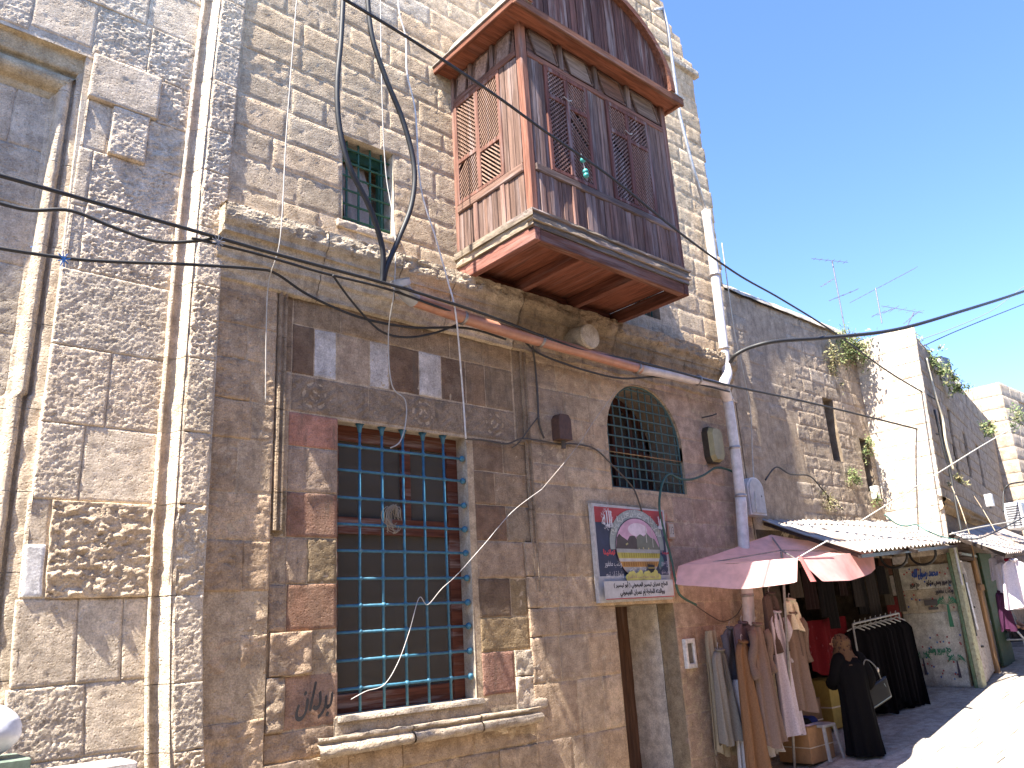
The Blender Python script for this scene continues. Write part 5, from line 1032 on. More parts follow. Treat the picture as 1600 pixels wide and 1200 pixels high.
gm('blue grey long coat behind the orange brown coat', (10.007,6.72,-0.162), (9.908,6.72,-1.498), .36, .42, (.14, .135, .15), sleeves=((-1, .75),), seed=3)
gm('long pale grey white skirt below the blue grey coat', (9.759,6.6,-0.816), (9.791,6.6,-2.168), .2, .36, (.5, .47, .46), neck=False, cat='skirt', name='hanging_skirt', seed=4)
gm('dark mauve jacket on a hanger above the orange brown coat', (9.94,6.5,-0.101), (9.924,6.5,-0.828), .42, .44, (.12, .09, .105), sleeves=((1, .95, (.085, .075, .09)),), cat='jacket', name='hanging_jacket', seed=5)
gm('orange brown long coat, the brightest of the hanging clothes', (9.757,6.38,-0.338), (9.614,6.38,-1.973), .3, .48, (.185, .1, .054), sleeves=((1, .8),), cat='coat', name='hanging_coat', seed=6)
gm('mauve brown long robe left of the lavender robe', (10.013,6.3,-0.129), (9.895,6.3,-1.63), .3, .48, (.17, .12, .1), sleeves=((1, .55), (-1, .6)), seed=7)
gm('light grey shirt tail below the mauve brown robe', (9.981,6.36,-1.176), (9.932,6.36,-1.738), .28, .36, (.3, .27, .26), neck=False, cat='shirt', name='hanging_shirt', seed=8)
gm('dark brown short sleeved tunic hanging high under the parasol', (10.683,6.42,0.275), (10.522,6.42,-0.522), .34, .4, (.085, .06, .052), cat='tunic', name='hanging_tunic', seed=9)
gm('lavender white long robe with loose sleeves', (10.783,6.38,0.02), (10.455,6.38,-1.587), .3, .38, (.46, .41, .46), sleeves=((1, .62),), seed=10)
gm('white and cream shirt on a hanger above the taupe robe', (11.023,6.36,0.174), (11.019,6.36,-0.246), .3, .3, (.62, .56, .42), cat='shirt', name='hanging_shirt', seed=11)
gm('taupe long robe right of the lavender robe', (11.111,6.34,-0.01), (10.839,6.34,-1.32), .36, .46, (.175, .125, .1), sleeves=((1, .6),), seed=12)
# red patterned cloth, dark scarves, black garments on the rail
rp = (13.056,6.95,-0.466)
rc = thing('red_cloth', 'deep red printed cloth hung at the back of the shop front', 'cloth', (rp[0], rp[1], rp[2] - .5))
obj('cloth_sheet', grid(40, 24, lambda a, b: (rp[0] - .62 + a * 1.25, rp[1] + .05 * np.sin(a * 11) + .02 * np.sin(a * 31), rp[2] + .36 - b * (.8 - .06 * np.cos(a * 9)) - .05 * (1 - a))), CLOTH, rc, (.11, .009, .013), True)
fl = MB()
for i in range(26): a, b = rnd.uniform(.06, .94), rnd.uniform(.1, .9); fl.add(ball((rp[0] - .62 + a * 1.25, rp[1] - .012 + .05 * math.sin(a * 11) + .02 * math.sin(a * 31), rp[2] + .36 - b * .78), .022, 6, 4, (1, .3, 1)))
obj('cloth_motifs', fl.vf, CLOTH, rc, (.14, .03, .04))['kind'] = 'stuff'
for i in range(11):
    x = 11.95 + i * .36; c = rnd.choice([(.012, .011, .012), (.03, .026, .026), (.045, .038, .03), (.02, .012, .012), (.06, .05, .04)])
    t_ = obj('hanging_scarf', grid(12, 14, lambda a, b, i=i, x=x: (x + (a - .5) * (.3 + .06 * b), 6.75 - .05 * (i % 3) + .03 * np.sin(a * 18 + i), .72 - .03 * (i % 2) + .03 * x * .0 - b * (.5 + .16 * (i % 4)))), CLOTH, None, c, True)
    tag(t_, ORD[i] + ' dark scarf from the left under the shop awning', 'scarf', 'dark scarves along the shop front')
rail = thing('clothes_rail', 'white clothes rail carrying black robes before the shop', 'clothes rail', (13.617,6.5,-1.352))
rl0, rl1 = np.array((13.609,6.75,-0.242)), np.array((14.762,6.45,-0.116))
obj('rail_bar', tube([tuple(rl0), tuple(rl1)], .018, 8), METAL, rail, (.33, .33, .33)); 
for e in (rl0, rl1): obj('rail_leg', tube([(e[0], e[1], e[2]), (e[0], e[1], float(gz(e[0])))], .018, 8), METAL, rail, (.3, .3, .3))
for i in range(9):
    p = rl0 + (rl1 - rl0) * (i + .4) / 9; ln = 1.15 + .1 * (i % 3) + (.15 if i > 5 else 0)
    t_ = garment(ORD[i] + ' black long robe from the left on the white rail', (p[0], p[1]), p[2] - .1, p[2] - .1 - ln, .44, .52, jit((.006, .0055, .0065), .3), ang=R(-62 + rnd.uniform(-9, 9)), dep=.045, sleeves=((-1, .55),), grp='black robes on the rail', seed=20 + i, neck=False, name='black_robe')
    ca, sa = math.cos(R(-62)), math.sin(R(-62))
    obj('hanger', join(*[bar((p[0] + s * .14 * ca, p[1] + s * .14 * sa, p[2] - .12), (p[0], p[1], p[2] - .05), .02, .018) for s in (-1, 1)] + [tube([(p[0], p[1], p[2] - .03), (p[0], p[1], p[2] + .03), (p[0] + .02, p[1], p[2] + .05)], .008, 5)]), PVC, t_, (.42, .42, .4))
# cartons, stool
def carton(label, x0, x1, y0, y1, h, c, grp='cardboard boxes by the clothes'):
    z = float(gz((x0 + x1) / 2)) + .02; t = thing('cardboard_box', label, 'box', ((x0 + x1) / 2, (y0 + y1) / 2, z), grp)
    obj('carton_body', cbox(x0, x1, y0, y1, z, z + h, .008), CARD, t, c); mx = (y0 + y1) / 2
    obj('lid_flap', cbox(x0 - .004, x1 + .004, y0 - .004, mx - .004, z + h + .001, z + h + .009, .002), CARD, t, jit(c, .1)); obj('lid_flap', cbox(x0 - .004, x1 + .004, mx + .004, y1 + .004, z + h + .001, z + h + .012, .002), CARD, t, jit(c, .1))
    obj('tape_band', join(box(x0 - .003, x1 + .003, y0 - .003, y0 - .001, z + h * .42, z + h * .45), box(x0 - .003, x0 - .001, y0, y1, z + h * .42, z + h * .45)), PVC, t, (.5, .42, .33)); return z + h + .012
b0 = (10.831,6.561,-1.985)
bt = carton('large brown cardboard box on the paving below the lavender robe', b0[0] - .02, b0[0] + .62, b0[1] - .3, b0[1] + .2, .46, (.3, .165, .075))
for (lab, c, dx, dy, w_) in (('folded dark cloth on top of the large cardboard box', (.02, .018, .02), .15, -.1, .17), ('folded blue cloth on top of the large cardboard box', (.03, .045, .16), .42, -.05, .16), ('white paper sheet on the front edge of the large cardboard box', (.6, .5, .5), .2, -.24, .2)):
    h = .008 if 'paper' in lab else .07
    t_ = obj('folded_cloth' if h > .01 else 'paper_sheet', grid(14, 10, lambda a, b: (b0[0] + dx + (a - .5) * 2 * w_, b0[1] + dy + (b - .5) * (.22 if h > .01 else .1), bt + .004 + h * np.clip(np.minimum(np.minimum(a, 1 - a), np.minimum(b, 1 - b)) * 7, 0, 1) * (.75 + .5 * fbm(a * 4 + dx, b * 4, 3)))), CLOTH, None, c, True); tag(t_, lab, 'cloth' if h > .01 else 'paper')
carton('tall cardboard box standing behind the woman in black', (14.49,6.954,-1.8)[0], (14.49,6.954,-1.8)[0] + .42, (14.49,6.954,-1.8)[1] - .1, (14.49,6.954,-1.8)[1] + .4, .5, (.42, .31, .19))
carton('yellow brown cardboard box in the shade left of the woman', 12.75, 13.2, 6.9, 7.3, .72, (.3, .22, .05))
carton('dark cardboard box deep in the shop behind the large box', 12.0, 12.6, 7.0, 7.5, .55, (.14, .08, .04))
st0 = (11.232,6.221,-1.96)
st_ = thing('plastic_stool', 'white plastic stool standing right of the large cardboard box', 'stool', (st0[0], st0[1], float(gz(st0[0]))))
sx, sy, sz = st0[0], st0[1] + .1, float(gz(st0[0])) + .02
obj('seat', cbox(sx - .17, sx + .17, sy - .17, sy + .17, sz + .42, sz + .46, .015), PVC, st_, (.3, .3, .3))
for i in (-1, 1):
    for j in (-1, 1): obj('leg', bar((sx + i * .15, sy + j * .15, sz + .42), (sx + i * .2, sy + j * .2, sz), .05, .03), PVC, st_, (.3, .3, .3))

# ------------------------------------------------------------------ people
def skin(name, pts, edges, rad, m, parent, c, sub=2):
    me = bpy.data.meshes.new(name + '_cage'); me.from_pydata([tuple(Vector(p) - wloc(parent)) for p in pts], edges, []); o = bpy.data.objects.new(name, me); COL.objects.link(o)
    md = o.modifiers.new('s', 'SKIN'); md.use_smooth_shade = True
    for i, r_ in enumerate(rad):
        d = me.skin_vertices[0].data[i]; d.radius = r_ if isinstance(r_, tuple) else (r_, r_); d.use_root = i == 0
    s = o.modifiers.new('b', 'SUBSURF'); s.levels = s.render_levels = sub
    bpy.context.view_layer.update(); dg = bpy.context.evaluated_depsgraph_get(); nm = bpy.data.meshes.new_from_object(o.evaluated_get(dg)); bpy.data.objects.remove(o); nm.materials.clear(); nm.shade_smooth()
    return link(name, nm, m, parent, None, c)
def hand(P, d, side, up_):
    """palm and five fingers from the wrist P, pointing along d"""
    d = Vector(d).normalized(); s = Vector(side).normalized(); u = Vector(up_).normalized(); P = Vector(P); m = MB()
    m.add(tube([P, P + d * .04, P + d * .085], [.022, .036, .034], 8))
    for i, L_ in enumerate((.062, .07, .066, .052)):
        b = P + d * .08 + s * (i - 1.5) * .017; m.add(tube([b, b + d * L_ * .45 - u * .006, b + d * L_ * .8 - u * .022, b + d * L_ * .95 - u * .04], [.0095, .009, .008, .0065], 6))
    b = P + d * .03 - s * .03; m.add(tube([b, b + d * .03 - s * .02, b + d * .06 - s * .022 - u * .015], [.011, .01, .008], 6)); return m.vf
SKIN_ = (.42, .24, .16)
w0 = (11.598,5.884,-1.865); wx, wy, wz = w0[0], w0[1], float(gz(w0[0])) + .015
wp = thing('person', 'woman in a long black robe and brown patterned headscarf holding a black handbag', 'person', (wx, wy, wz))
fwd = Vector((.55, .83, 0)).normalized(); rgt = Vector((fwd.y, -fwd.x, 0))
def WP(r_, f, z): return tuple(Vector((wx, wy, wz)) + rgt * r_ + fwd * f + Vector((0, 0, z)))
pts = [WP(0, 0, .8), WP(0, .02, 1.02), WP(0, .03, 1.2), WP(0, .05, 1.3), WP(-.01, .09, 1.37), WP(-.02, .12, 1.46), WP(-.02, .12, 1.54),
       WP(-.17, .03, 1.22), WP(-.24, .08, 1.0), WP(-.18, .26, .93), WP(.17, .03, 1.22), WP(.25, .0, .98), WP(.2, .14, .84),
       WP(-.09, 0, .74), WP(-.1, .02, .42), WP(-.1, 0, .08), WP(-.1, .1, .03), WP(.09, 0, .74), WP(.1, .02, .42), WP(.1, 0, .08), WP(.1, .1, .03)]
obj_b = skin('body', pts, [(0, 1), (1, 2), (2, 3), (3, 4), (4, 5), (5, 6), (2, 7), (7, 8), (8, 9), (2, 10), (10, 11), (11, 12), (0, 13), (13, 14), (14, 15), (15, 16), (0, 17), (17, 18), (18, 19), (19, 20)],
     [(.15, .12), (.14, .11), (.13, .1), .06, .05, .085, .07, .06, .045, .032, .06, .045, .032, .08, .055, .045, .035, .08, .055, .045, .035], CLOTH, wp, SKIN_)
obj('hand', join(hand(WP(.2, .14, .84), fwd + Vector((0, 0, -.35)), rgt, (0, 0, 1)), hand(WP(-.18, .26, .93), fwd * .8 + rgt * .5, rgt, (0, 0, 1))), CLOTH, wp, (.5, .33, .25), True)
def robe(a, b):
    t = a * 2 * math.pi; z = b * 1.3; wd_ = np.interp(b, [0, .3, .6, .78, .9, .96, 1], [.245, .225, .21, .225, .235, .185, .07]); dp = np.interp(b, [0, .3, .6, .8, .93, 1], [.25, .22, .19, .18, .15, .06])
    f = 1 + (1 - b) * .12 * (np.sin(t * 9) + .6 * np.sin(t * 5 + 1)) + .05 * (fbm(a * 8, b * 6) - .5)
    r_ = np.cos(t) * wd_ * f; q = np.sin(t) * dp * f + .05 * b; return (wx + rgt.x * r_ + fwd.x * q, wy + rgt.y * r_ + fwd.y * q, wz + .01 + z)
BKC = (.005, .0048, .0055)
obj('robe', grid(64, 40, robe), CLOTH, wp, BKC, True)
for sd in ((7, 8, 9), (10, 11, 12)): 
    q = [Vector(pts[i]) for i in sd]; obj('sleeve', tube(spl([Vector(pts[2]) * .35 + q[0] * .65 + Vector((0, 0, .05)), q[0] + Vector((0, 0, .01)), q[1], q[2] * .96 + q[1] * .04], 4), [.09, .1, .1, .1, .095, .09, .088, .086, .085, .085, .087, .092, .1], 12), CLOTH, wp, BKC, True)
hc = Vector(WP(-.02, .12, 1.48))
def scarf(a, b):
    t = a * 2 * math.pi; z = np.interp(b, [0, .25, .45, .75, .92, 1], [-.3, -.14, -.08, .06, .12, .135]); r_ = np.interp(b, [0, .25, .45, .7, .9, 1], [.2, .13, .11, .118, .065, .0]); n = 1 + .1 * (fbm(a * 7, b * 5, 3) - .5) + .07 * np.sin(t * 6) * (1 - b)
    ff = np.where((np.abs(np.mod(t - 1.9 + math.pi, 2 * math.pi) - math.pi) < .55) & (b > .42) & (b < .85), .72, 1.0)
    rr, fr = np.cos(t) * r_ * n * ff, np.sin(t) * r_ * n * 1.12 * ff; return (hc.x + rgt.x * rr + fwd.x * fr, hc.y + rgt.y * rr + fwd.y * fr, hc.z + z)
obj('headscarf', grid(48, 30, scarf), CLOTH, wp, (.11, .066, .038), True)
sm = MB()
for i in range(70):
    a, b = rnd.random(), rnd.uniform(.3, .9); p = scarf(np.array([a]), np.array([b])); c = Vector((float(p[0][0]), float(p[1][0]), float(p[2][0]))); n_ = (c - Vector((hc.x, hc.y, c.z))).normalized(); sm.add(ball(tuple(c + n_ * .002), .012, 6, 4))
obj('scarf_spots', sm.vf, CLOTH, wp, (.05, .03, .025))['kind'] = 'stuff'; obj('scarf_band', grid(24, 8, lambda a, b: (lambda p: (p[0] + rgt.x * .012, p[1] + rgt.y * .012, p[2]))(scarf(.88 + a * .26, .35 + b * .5))), CLOTH, wp, (.16, .04, .06), True)
face = join(ball(tuple(hc + fwd * .075 - rgt * .05), .075, 10, 8, (.8, .8, 1.2)), ball(tuple(hc + fwd * .15 - rgt * .09 + Vector((0, 0, -.01))), .016, 6, 5)); obj('face', face, CLOTH, wp, SKIN_, True)
bgc = Vector(WP(.36, .05, .78))
hb = thing('handbag', 'black handbag with a long pale edged strap on the arm of the woman', 'handbag', tuple(bgc))
def bagf(a, b):
    t = a * 2 * math.pi; hw = .2 - .03 * b; c_ = np.cos(t); s_ = np.sin(t); u = np.sign(c_) * np.abs(c_) ** .5 * hw; d = np.sign(s_) * np.abs(s_) ** .6 * (.055 - .03 * b); z = -.15 + b * .29; tl = u * .45
    return (bgc.x + rgt.x * u + fwd.x * d, bgc.y + rgt.y * u + fwd.y * d, bgc.z + z + tl)
bv, bf_ = grid(40, 8, bagf); bf_ = bf_ + [tuple(range(40))[::-1], tuple(range(8 * 41, 8 * 41 + 40))]
obj('bag_body', (bv, bf_), PVC, hb, (.014, .016, .017), True); obj('piping', join(tube([tuple(bgc + rgt * u + fwd * -.056 + Vector((0, 0, -.128 + u * .45))) for u in (-.17, -.08, .0, .08, .17)], .006, 5), tube([tuple(bgc + rgt * (.172 - .02 * k) + fwd * -.03 + Vector((0, 0, -.12 + .075 + .055 * k))) for k in range(4)], .006, 5)), PVC, hb, (.2, .25, .24))
obj('strap', tube(spl([tuple(bgc + rgt * -.15 + Vector((0, 0, .04))), tuple(bgc + rgt * -.22 + fwd * -.1 + Vector((0, 0, .3))), tuple(bgc + rgt * -.16 + fwd * -.12 + Vector((0, 0, .46))), tuple(bgc + rgt * -.02 + fwd * -.1 + Vector((0, 0, .36))), tuple(bgc + rgt * .1 + Vector((0, 0, .15)))], 6), .009, 6), PVC, hb, (.1, .1, .095), True); obj('buckle', ball(tuple(bgc + rgt * .02 + fwd * -.09 + Vector((0, 0, .31))), .025, 6, 4, (1, .5, 1.4)), METAL, hb, (.5, .45, .4))
# seated man under the second awning
s0 = (19.019,6.05,-1.169); mx_, my_ = s0[0], s0[1]; mz_ = float(gz(mx_)) + .02
ch_ = thing('plastic_chair', 'white plastic chair in the shade at the right edge', 'chair', (mx_, my_, mz_))
def CPt(r_, f, z): return (mx_ + r_, my_ - f, mz_ + z)
obj('seat', cbox(mx_ - .24, mx_ + .24, my_ - .24, my_ + .24, mz_ + .4, mz_ + .43, .01), PVC, ch_, (.6, .6, .62)); obj('backrest', grid(12, 10, lambda a, b: (mx_ - .24 + a * .48, my_ + .24 + .08 * b - .04 * np.sin(a * math.pi) * 0, mz_ + .43 + b * .42 * (.85 + .15 * np.sin(a * math.pi)))), PVC, ch_, (.6, .6, .62), True)
for i in (-1, 1):
    for j in (-1, 1): obj('leg', bar((mx_ + i * .22, my_ + j * .22, mz_ + .4), (mx_ + i * .26, my_ + j * .27, mz_), .05, .04), PVC, ch_, (.6, .6, .62))
    obj('armrest', tube([(mx_ + i * .26, my_ + .26, mz_ + .7), (mx_ + i * .27, my_ - .1, mz_ + .66), (mx_ + i * .26, my_ - .24, mz_ + .42)], .022, 8), PVC, ch_, (.6, .6, .62), True)
sp2 = thing('person', 'man in a grey shirt sitting on the plastic chair at the right edge', 'person', (mx_, my_, mz_))
pp_ = [CPt(0, 0, .52), CPt(0, -.06, .72), CPt(0, -.08, .95), CPt(0, -.06, 1.05), CPt(0, -.03, 1.14), CPt(0, -.02, 1.24), CPt(-.2, -.08, .95), CPt(-.26, .0, .74), CPt(-.18, .2, .64), CPt(.2, -.08, .95), CPt(.26, .0, .74), CPt(.18, .2, .64),
       CPt(-.1, .08, .5), CPt(-.13, .42, .5), CPt(-.13, .44, .08), CPt(-.13, .56, .05), CPt(.1, .08, .5), CPt(.13, .42, .5), CPt(.13, .44, .08), CPt(.13, .56, .05)]
ed_ = [(0, 1), (1, 2), (2, 3), (3, 4), (4, 5), (2, 6), (6, 7), (7, 8), (2, 9), (9, 10), (10, 11), (0, 12), (12, 13), (13, 14), (14, 15), (0, 16), (16, 17), (17, 18), (18, 19)]
skin('body', pp_, ed_, [(.14, .11), (.14, .11), (.15, .1), .06, .085, .075, .06, .045, .035, .06, .045, .035, .09, .065, .05, .035, .09, .065, .05, .035], CLOTH, sp2, SKIN_)
skin('shirt', pp_[:3] + [pp_[6], pp_[7], pp_[9], pp_[10]], [(0, 1), (1, 2), (2, 3), (3, 4), (2, 5), (5, 6)], [(.17, .14), (.17, .14), (.18, .125), .08, .065, .08, .065], CLOTH, sp2, (.16, .17, .18))
skin('trousers', [pp_[0], pp_[12], pp_[13], pp_[14], pp_[16], pp_[17], pp_[18]], [(0, 1), (1, 2), (2, 3), (0, 4), (4, 5), (5, 6)], [(.16, .13), .11, .085, .07, .11, .085, .07], CLOTH, sp2, (.04, .04, .05))
obj('hair', ball((mx_, my_ + .035, mz_ + 1.22), .095, 10, 7, (.95, 1, .95)), CLOTH, sp2, (.02, .015, .012), True); obj('hand', join(hand(pp_[8], (.1, -1, -.2), (1, 0, 0), (0, 0, 1)), hand(pp_[11], (-.1, -1, -.2), (1, 0, 0), (0, 0, 1))), CLOTH, sp2, SKIN_, True)

# ------------------------------------------------------------------ doors, posts and goods along the projecting house
po = thing('green_post', 'peeling green and cream wooden post at the corner of the painted panel', 'post', (16.25, 5.9, -1.45))
obj('shaft', cbox(16.15, 16.33, 5.82, 5.915, -1.48, 1.02, .012), RUSTY, po, (.36, .36, .24)); obj('green_edge', cbox(16.14, 16.2, 5.918, 5.97, -1.48, .9, .008), RUSTY, po, (.1, .16, .09)); obj('metal_strap', box(16.142, 16.2, 5.8, 5.818, .3, 1.1), METAL, po, (.7, .7, .72))
d_ = thing('metal_door', 'grey lilac double plank metal door standing next to the green post', 'door', (16.9, 5.86, -1.35))
for i in range(6): x = 16.42 + i * .2; obj('door_plank', cbox(x + .004, x + .196, FY(x) - .06, FY(x) - .02, -1.4 + .02 * i, .75, .008), RUSTY, d_, jit((.36, .33, .33), .1))
for z in (-.1, -.8): obj('bolt', tube([(16.7, 5.92, z), (16.76, 5.9, z), (16.82, 5.92, z)], .02, 6), METAL, d_, (.03, .03, .03))
obj('door_hinge', cbox(16.4, 16.44, 5.835, 5.858, -.6, .5, .003), METAL, d_, (.1, .1, .1)); obj('handle_bar', tube([(16.44, 5.83, .35), (16.47, 5.82, -.5)], .018, 6), METAL, d_, (.75, .75, .78))
po2 = thing('brown_post', 'ochre wooden door post right of the metal door', 'post', (17.7, 5.85, -1.3)); obj('shaft', cbox(17.64, 17.78, 6.04, 6.16, -1.35, 1.2, .01), WOODZ, po2, (.28, .17, .08, .5)); obj('head_block', cbox(17.6, 17.82, 6.0, 6.18, .2, .32, .01), WOODZ, po2, (.26, .16, .08, .5))
gd = thing('green_door', 'dark green shop shutter door folded open right of the ochre post', 'door', (18.6, 5.8, -1.2))
for i in range(3): obj('door_leaf', cbox(18.2 + i * .32, 18.5 + i * .32, 6.1 + i * .04, 6.16 + i * .04, -1.25, .95, .01), RUSTY, gd, jit((.03, .065, .035), .1))
obj('lintel_board', box(16.35, 17.6, 6.0, 6.15, .78, 1.3), WOODX, ph_, (.06, .04, .03, .5))
for i, (lab, pT, pB, wt, wb, c) in enumerate((('white cotton dress nearest the green door', (17.101,5.35,0.682), (17.342,5.35,0.129), .5, .6, (.6, .55, .6)), ('long white pleated dress at the right edge', (17.03,5.1,0.68), (16.568,5.1,-0.155), .5, .75, (.66, .6, .66)), ('white blouse hanging behind the pleated dress', (17.33,5.5,0.795), (17.326,5.5,0.376), .4, .45, (.55, .5, .56)))):
    gm(lab, pT, pB, wt, wb, c, seed=40 + i, cat='dress', name='hanging_dress', grp='white dresses under the second awning', ang=R(-30))
gm('dark red cloth hanging between the white dresses', (17.232,5.3,0.749), (17.211,5.3,0.419), .2, .12, (.3, .02, .05), seed=50, neck=False, cat='cloth', name='hanging_cloth'); gm('dark purple robe below the white dresses', (17.167,5.5,0.142), (16.842,5.5,-0.535), .3, .36, (.06, .02, .05), seed=51)
q = (19.887,5.7,1.726)
ac = thing('air_conditioner', 'white air conditioner box on the projecting house at the right edge', 'air conditioner', q)
obj('casing', cbox(q[0] - .25, q[0] + .5, q[1] - .15, q[1] + .2, q[2] - .28, q[2] + .28, .02), PVC, ac, (.66, .66, .66))
for i in range(9): obj('grille_slat', cbox(q[0] - .258, q[0] - .252, q[1] - .11, q[1] + .15, q[2] - .22 + i * .05, q[2] - .195 + i * .05, .001), PVC, ac, (.12, .12, .13))
obj('grille_slat', cbox(q[0] - .2, q[0] + .45, q[1] - .158, q[1] - .152, q[2] - .2, q[2] + .2, .001), PVC, ac, (.3, .3, .32))
for (pq, lab) in (((15.885,6.95,2.17), 'small white wall lamp under the right window of the low house'), ((18.718,5.85,2.015), 'small white electric box on the projecting house front')):
    t_ = thing('white_box', lab, 'box', pq); obj('casing', cbox(pq[0] - .06, pq[0] + .06, pq[1] - .08, pq[1] + .06, pq[2] - .13, pq[2] + .13, .01), PVC, t_, (.62, .62, .62)); obj('cable_gland', tube([(pq[0], pq[1], pq[2] - .13), (pq[0], pq[1], pq[2] - .17)], .02, 6), PVC, t_, (.1, .1, .1))
tag(obj('small_notice', cbox(16.19, 16.2, 6.72, 7.0, .78, .92, .002), PAINT, None, (.6, .55, .52)), 'small white notice left above the painted panel', 'notice')
for i, (z0, z1, c) in enumerate(((.6, .95, (.2, .1, .07)), (.2, .58, (.55, .5, .45)), (-.2, .18, (.25, .04, .04)), (-.6, -.22, (.28, .03, .03)), (-1.0, -.62, (.3, .22, .15)), (-1.4, -1.02, (.16, .06, .05)))):
    t_ = obj('poster', cbox(16.195, 16.205, 7.03, 7.28, z0, z1, .002), PAINT, None, c); tag(t_, ('brown poster strip highest beside the painted panel', 'white poster with arabic strokes beside the painted panel', 'upper red tile strip beside the painted panel', 'lower red tile strip beside the painted panel', 'tan tile strip near the foot of the painted panel', 'dark red strip lowest beside the painted panel')[i], 'poster')
# ------------------------------------------------------------------ left foreground
tb = (1.727,6.2,-0.704)
t_ = thing('pale_bench', 'pale flat topped block at the bottom edge before the pilaster house', 'bench', (tb[0], tb[1], -2.2))
obj('top_slab', cbox(tb[0] - .26, tb[0] + .22, tb[1] - .14, tb[1] + .2, tb[2] - .05, tb[2] + .01, .01), PLASTER, t_, (.66, .62, .62, .05)); obj('base', cbox(tb[0] - .22, tb[0] + .18, tb[1] - .1, tb[1] + .18, -2.2, tb[2] - .051, .01), PLASTER, t_, (.5, .46, .44, .2))
q = (1.201,6.3,-0.611)
t_ = thing('green_crate', 'green painted crate at the lower left corner under a white bag', 'crate', (q[0], q[1], -2.2)); obj('lid', cbox(q[0] - .4, q[0] + .12, q[1] - .2, q[1] + .25, q[2] - .06, q[2] + .02, .008), RUSTY, t_, (.16, .21, .16)); obj('crate_body', cbox(q[0] - .36, q[0] + .09, q[1] - .17, q[1] + .22, -2.2, q[2] - .061, .008), RUSTY, t_, (.05, .06, .055))
b_ = thing('white_bag', 'bulging white plastic bag lying on the green crate at left', 'bag', (q[0] - .1, q[1], q[2] + .02))
def bagw(a, b):
    t = a * 2 * math.pi; r_ = np.sin(np.clip(b, .02, 1) * math.pi * .97 + .05) ** .6 * (1 + .14 * (fbm(a * 6, b * 5, 3) - .5)); return (q[0] - .1 + np.cos(t) * .19 * r_, q[1] + np.sin(t) * .17 * r_, q[2] + .02 + b * .33)
obj('bag_skin', grid(32, 18, bagw), PVC, b_, (.68, .7, .76), True); obj('knot', ball((q[0] - .1, q[1], q[2] + .36), .04, 8, 6), PVC, b_, (.66, .68, .74), True)

# ------------------------------------------------------------------ plants on the walls
def plant(label, c, rx, ry, rz, n, cols, ls=.05, droop=0., name='wall_plant', grp=None):
    t = thing(name, label, 'plant', c, grp); V = []; F = []; CC_ = []; st = MB()
    for i in range(max(5, n // 40)):
        a = rnd.uniform(0, 6.28); e = (c[0] + rx * .8 * math.cos(a) * rnd.random(), c[1] + ry * .8 * math.sin(a) * rnd.random() - ry * .3, c[2] + rz * rnd.uniform(-.7, .9) - droop * rnd.random()); st.add(tube([c, tuple((Vector(c) + Vector(e)) / 2 + Vector((0, 0, .06))), e], [.012, .008, .004], 4))
    obj('stem', st.vf, CLOTH, t, (.1, .085, .045))
    cen = [(rnd.gauss(0, .42), rnd.gauss(0, .42), rnd.gauss(0, .42)) for _ in range(max(4, n // 25))]
    for i in range(n):
        k = rnd.choice(cen); p = Vector((c[0] + rx * (k[0] + rnd.gauss(0, .16)), c[1] + ry * (k[1] + rnd.gauss(0, .16)), c[2] + rz * (k[2] + rnd.gauss(0, .16)) - droop * abs(k[0])))
        a = Vector((rnd.gauss(0, 1), rnd.gauss(0, 1), rnd.gauss(0, 1))).normalized(); b = a.orthogonal().normalized(); s = ls * rnd.uniform(.5, 1.3); j = len(V)
        V += [tuple(p), tuple(p + a * s * .5 + b * s * .28), tuple(p + a * s), tuple(p + a * s * .5 - b * s * .28)]; F.append((j, j + 1, j + 2, j + 3)); CC_.append(jit(rnd.choice(cols), .25)[:3])
    o = obj('foliage', (V, F), LEAF, t); at = o.data.color_attributes.new('Col', 'FLOAT_COLOR', 'CORNER'); at.data.foreach_set('color', [x for c_ in CC_ for _ in range(4) for x in (*c_, 1)]); return t
G1 = [(.11, .17, .05), (.17, .23, .08), (.24, .27, .12), (.08, .12, .04), (.34, .32, .16)]; G2 = [(.25, .24, .11), (.16, .17, .07), (.34, .29, .16)]
plant('largest green shrub spilling over the wall top in front of the sunlit end wall', (16.024,6.9,5.212), .75, .35, .45, 1900, G1, .07, .1)
plant('dry yellowish tuft hanging left of the largest shrub', (15.072,6.9,4.782), .2, .15, .42, 420, G2, .06, .1)
plant('small green plant growing out of the low house wall above the awning', (15.004,6.9,2.375), .24, .15, .24, 350, G1, .05)
plant('green plant beside the right dark opening of the low house', (15.861,6.9,3.038), .22, .14, .3, 320, G1, .05)
plant('dry brown twigs on the low house wall left of the small green plant', (13.849,6.9,1.854), .24, .12, .3, 240, G2, .04)
plant('dark sprig at the corner behind the awning top', (15.802,6.9,1.967), .1, .1, .28, 140, G1, .05)
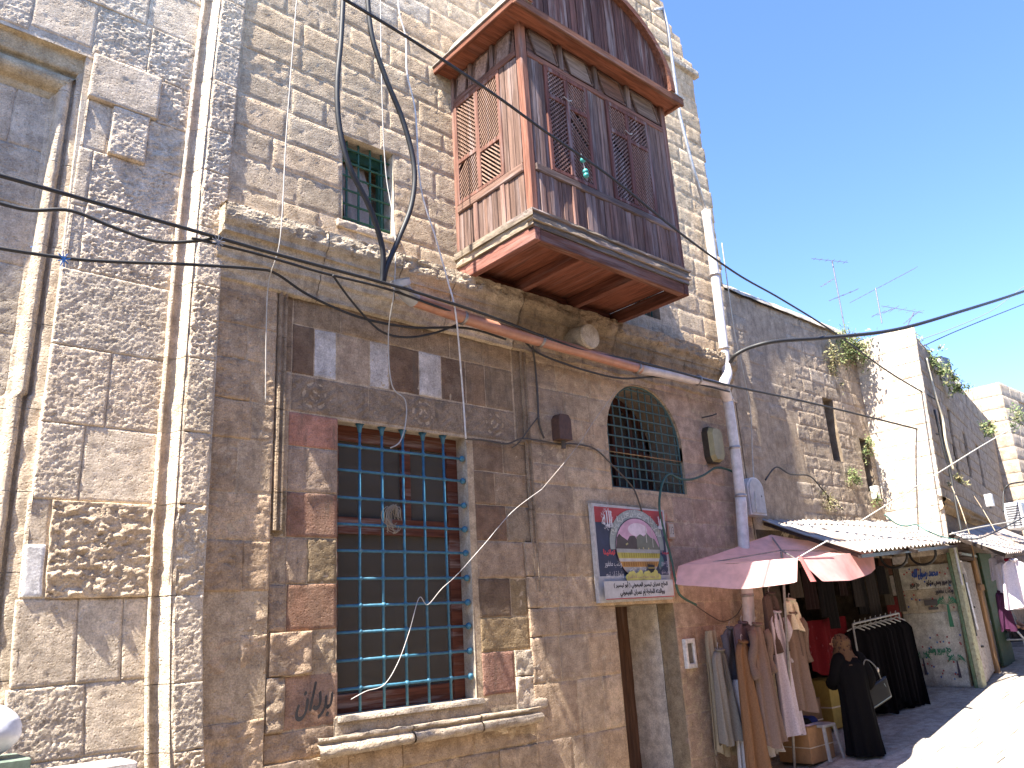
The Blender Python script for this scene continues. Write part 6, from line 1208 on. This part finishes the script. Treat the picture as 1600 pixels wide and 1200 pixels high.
for (lab, p, s) in (('leafy green tuft at the top corner of the sunlit wall', (17.821,6.3,5.676), .22), ('green plant on the parapet of the projecting house, nearest the corner', (17.665,6.05,5.049), .34), ('yellow green plant on the parapet below the water tank', (17.863,6,4.895), .32), ('green plant on the parapet under the dome', (18.67,6,4.769), .34), ('green plant at the far end of the parapet', (19.044,6,4.59), .34), ('faint plant on the front of the far house corner', (19.825,5.85,3.675), .3), ('plant clump at the foot of the far wall', (24.427,6.5,4.675), .5)): plant(lab, p, s, s * .7, s * .9, 260, G1, .08)
plant('straggling dead twigs on the projecting house front', (17.192,5.8,2.326), .3, .1, .14, 160, G2, .06)

# ------------------------------------------------------------------ roof antennas
ANT = (.2, .2, .22)
def antenna(label, base, top, boom, els, er):
    t = thing('roof_antenna', label, 'antenna', base, 'antennas on the roofs'); obj('mast', tube([base, top], .019, 6), METAL, t, ANT)
    for (a, b, n, L_) in boom:
        a, b = Vector(a), Vector(b); obj('boom', tube([a, b], .0085, 5), METAL, t, ANT); d = (b - a).normalized(); s = Vector((d.y, -d.x, 0)).normalized() if abs(d.z) < .95 else Vector((0, 1, 0)); m = MB()
        for i in range(n): p = a + (b - a) * (i + .5) / n; h = L_ * (.6 + .4 * i / n); m.add(tube([p - s * h, p + s * h], .006, 4))
        o = obj('antenna_rods', m.vf, METAL, t, ANT); o['kind'] = 'stuff'
antenna('tall lattice footed antenna mast rising from the largest shrub', (20.657,9,7.216), (20.691,9,9.402), (((20.106,9.3,9.419), (20.997,8.7,9.307), 6, .12), ((19.714,9,8.35), (20.545,9,8.793), 3, .15), ((20.459,9.2,8.188), (21.52,8.8,8.652), 4, .2)), 0, 0)
antenna('antenna with a long tilted comb boom right of the tallest mast', (23.238,9,8.059), (23.307,9,9.216), (((22.736,9.6,8.813), (25.149,8.4,10.136), 13, .22), ((23.362,9.3,8.415), (24.11,8.8,8.685), 4, .3)), 0, 0)
antenna('low antenna with long thin rods at the right of the antenna group', (24.947,9,8.216), (25.952,9,9.026), (((23.978,9.2,8.858), (26.13,8.8,8.975), 5, .2), ((25.446,9.2,8.584), (26.128,8.9,9.076), 5, .15)), 0, 0)
t_ = None
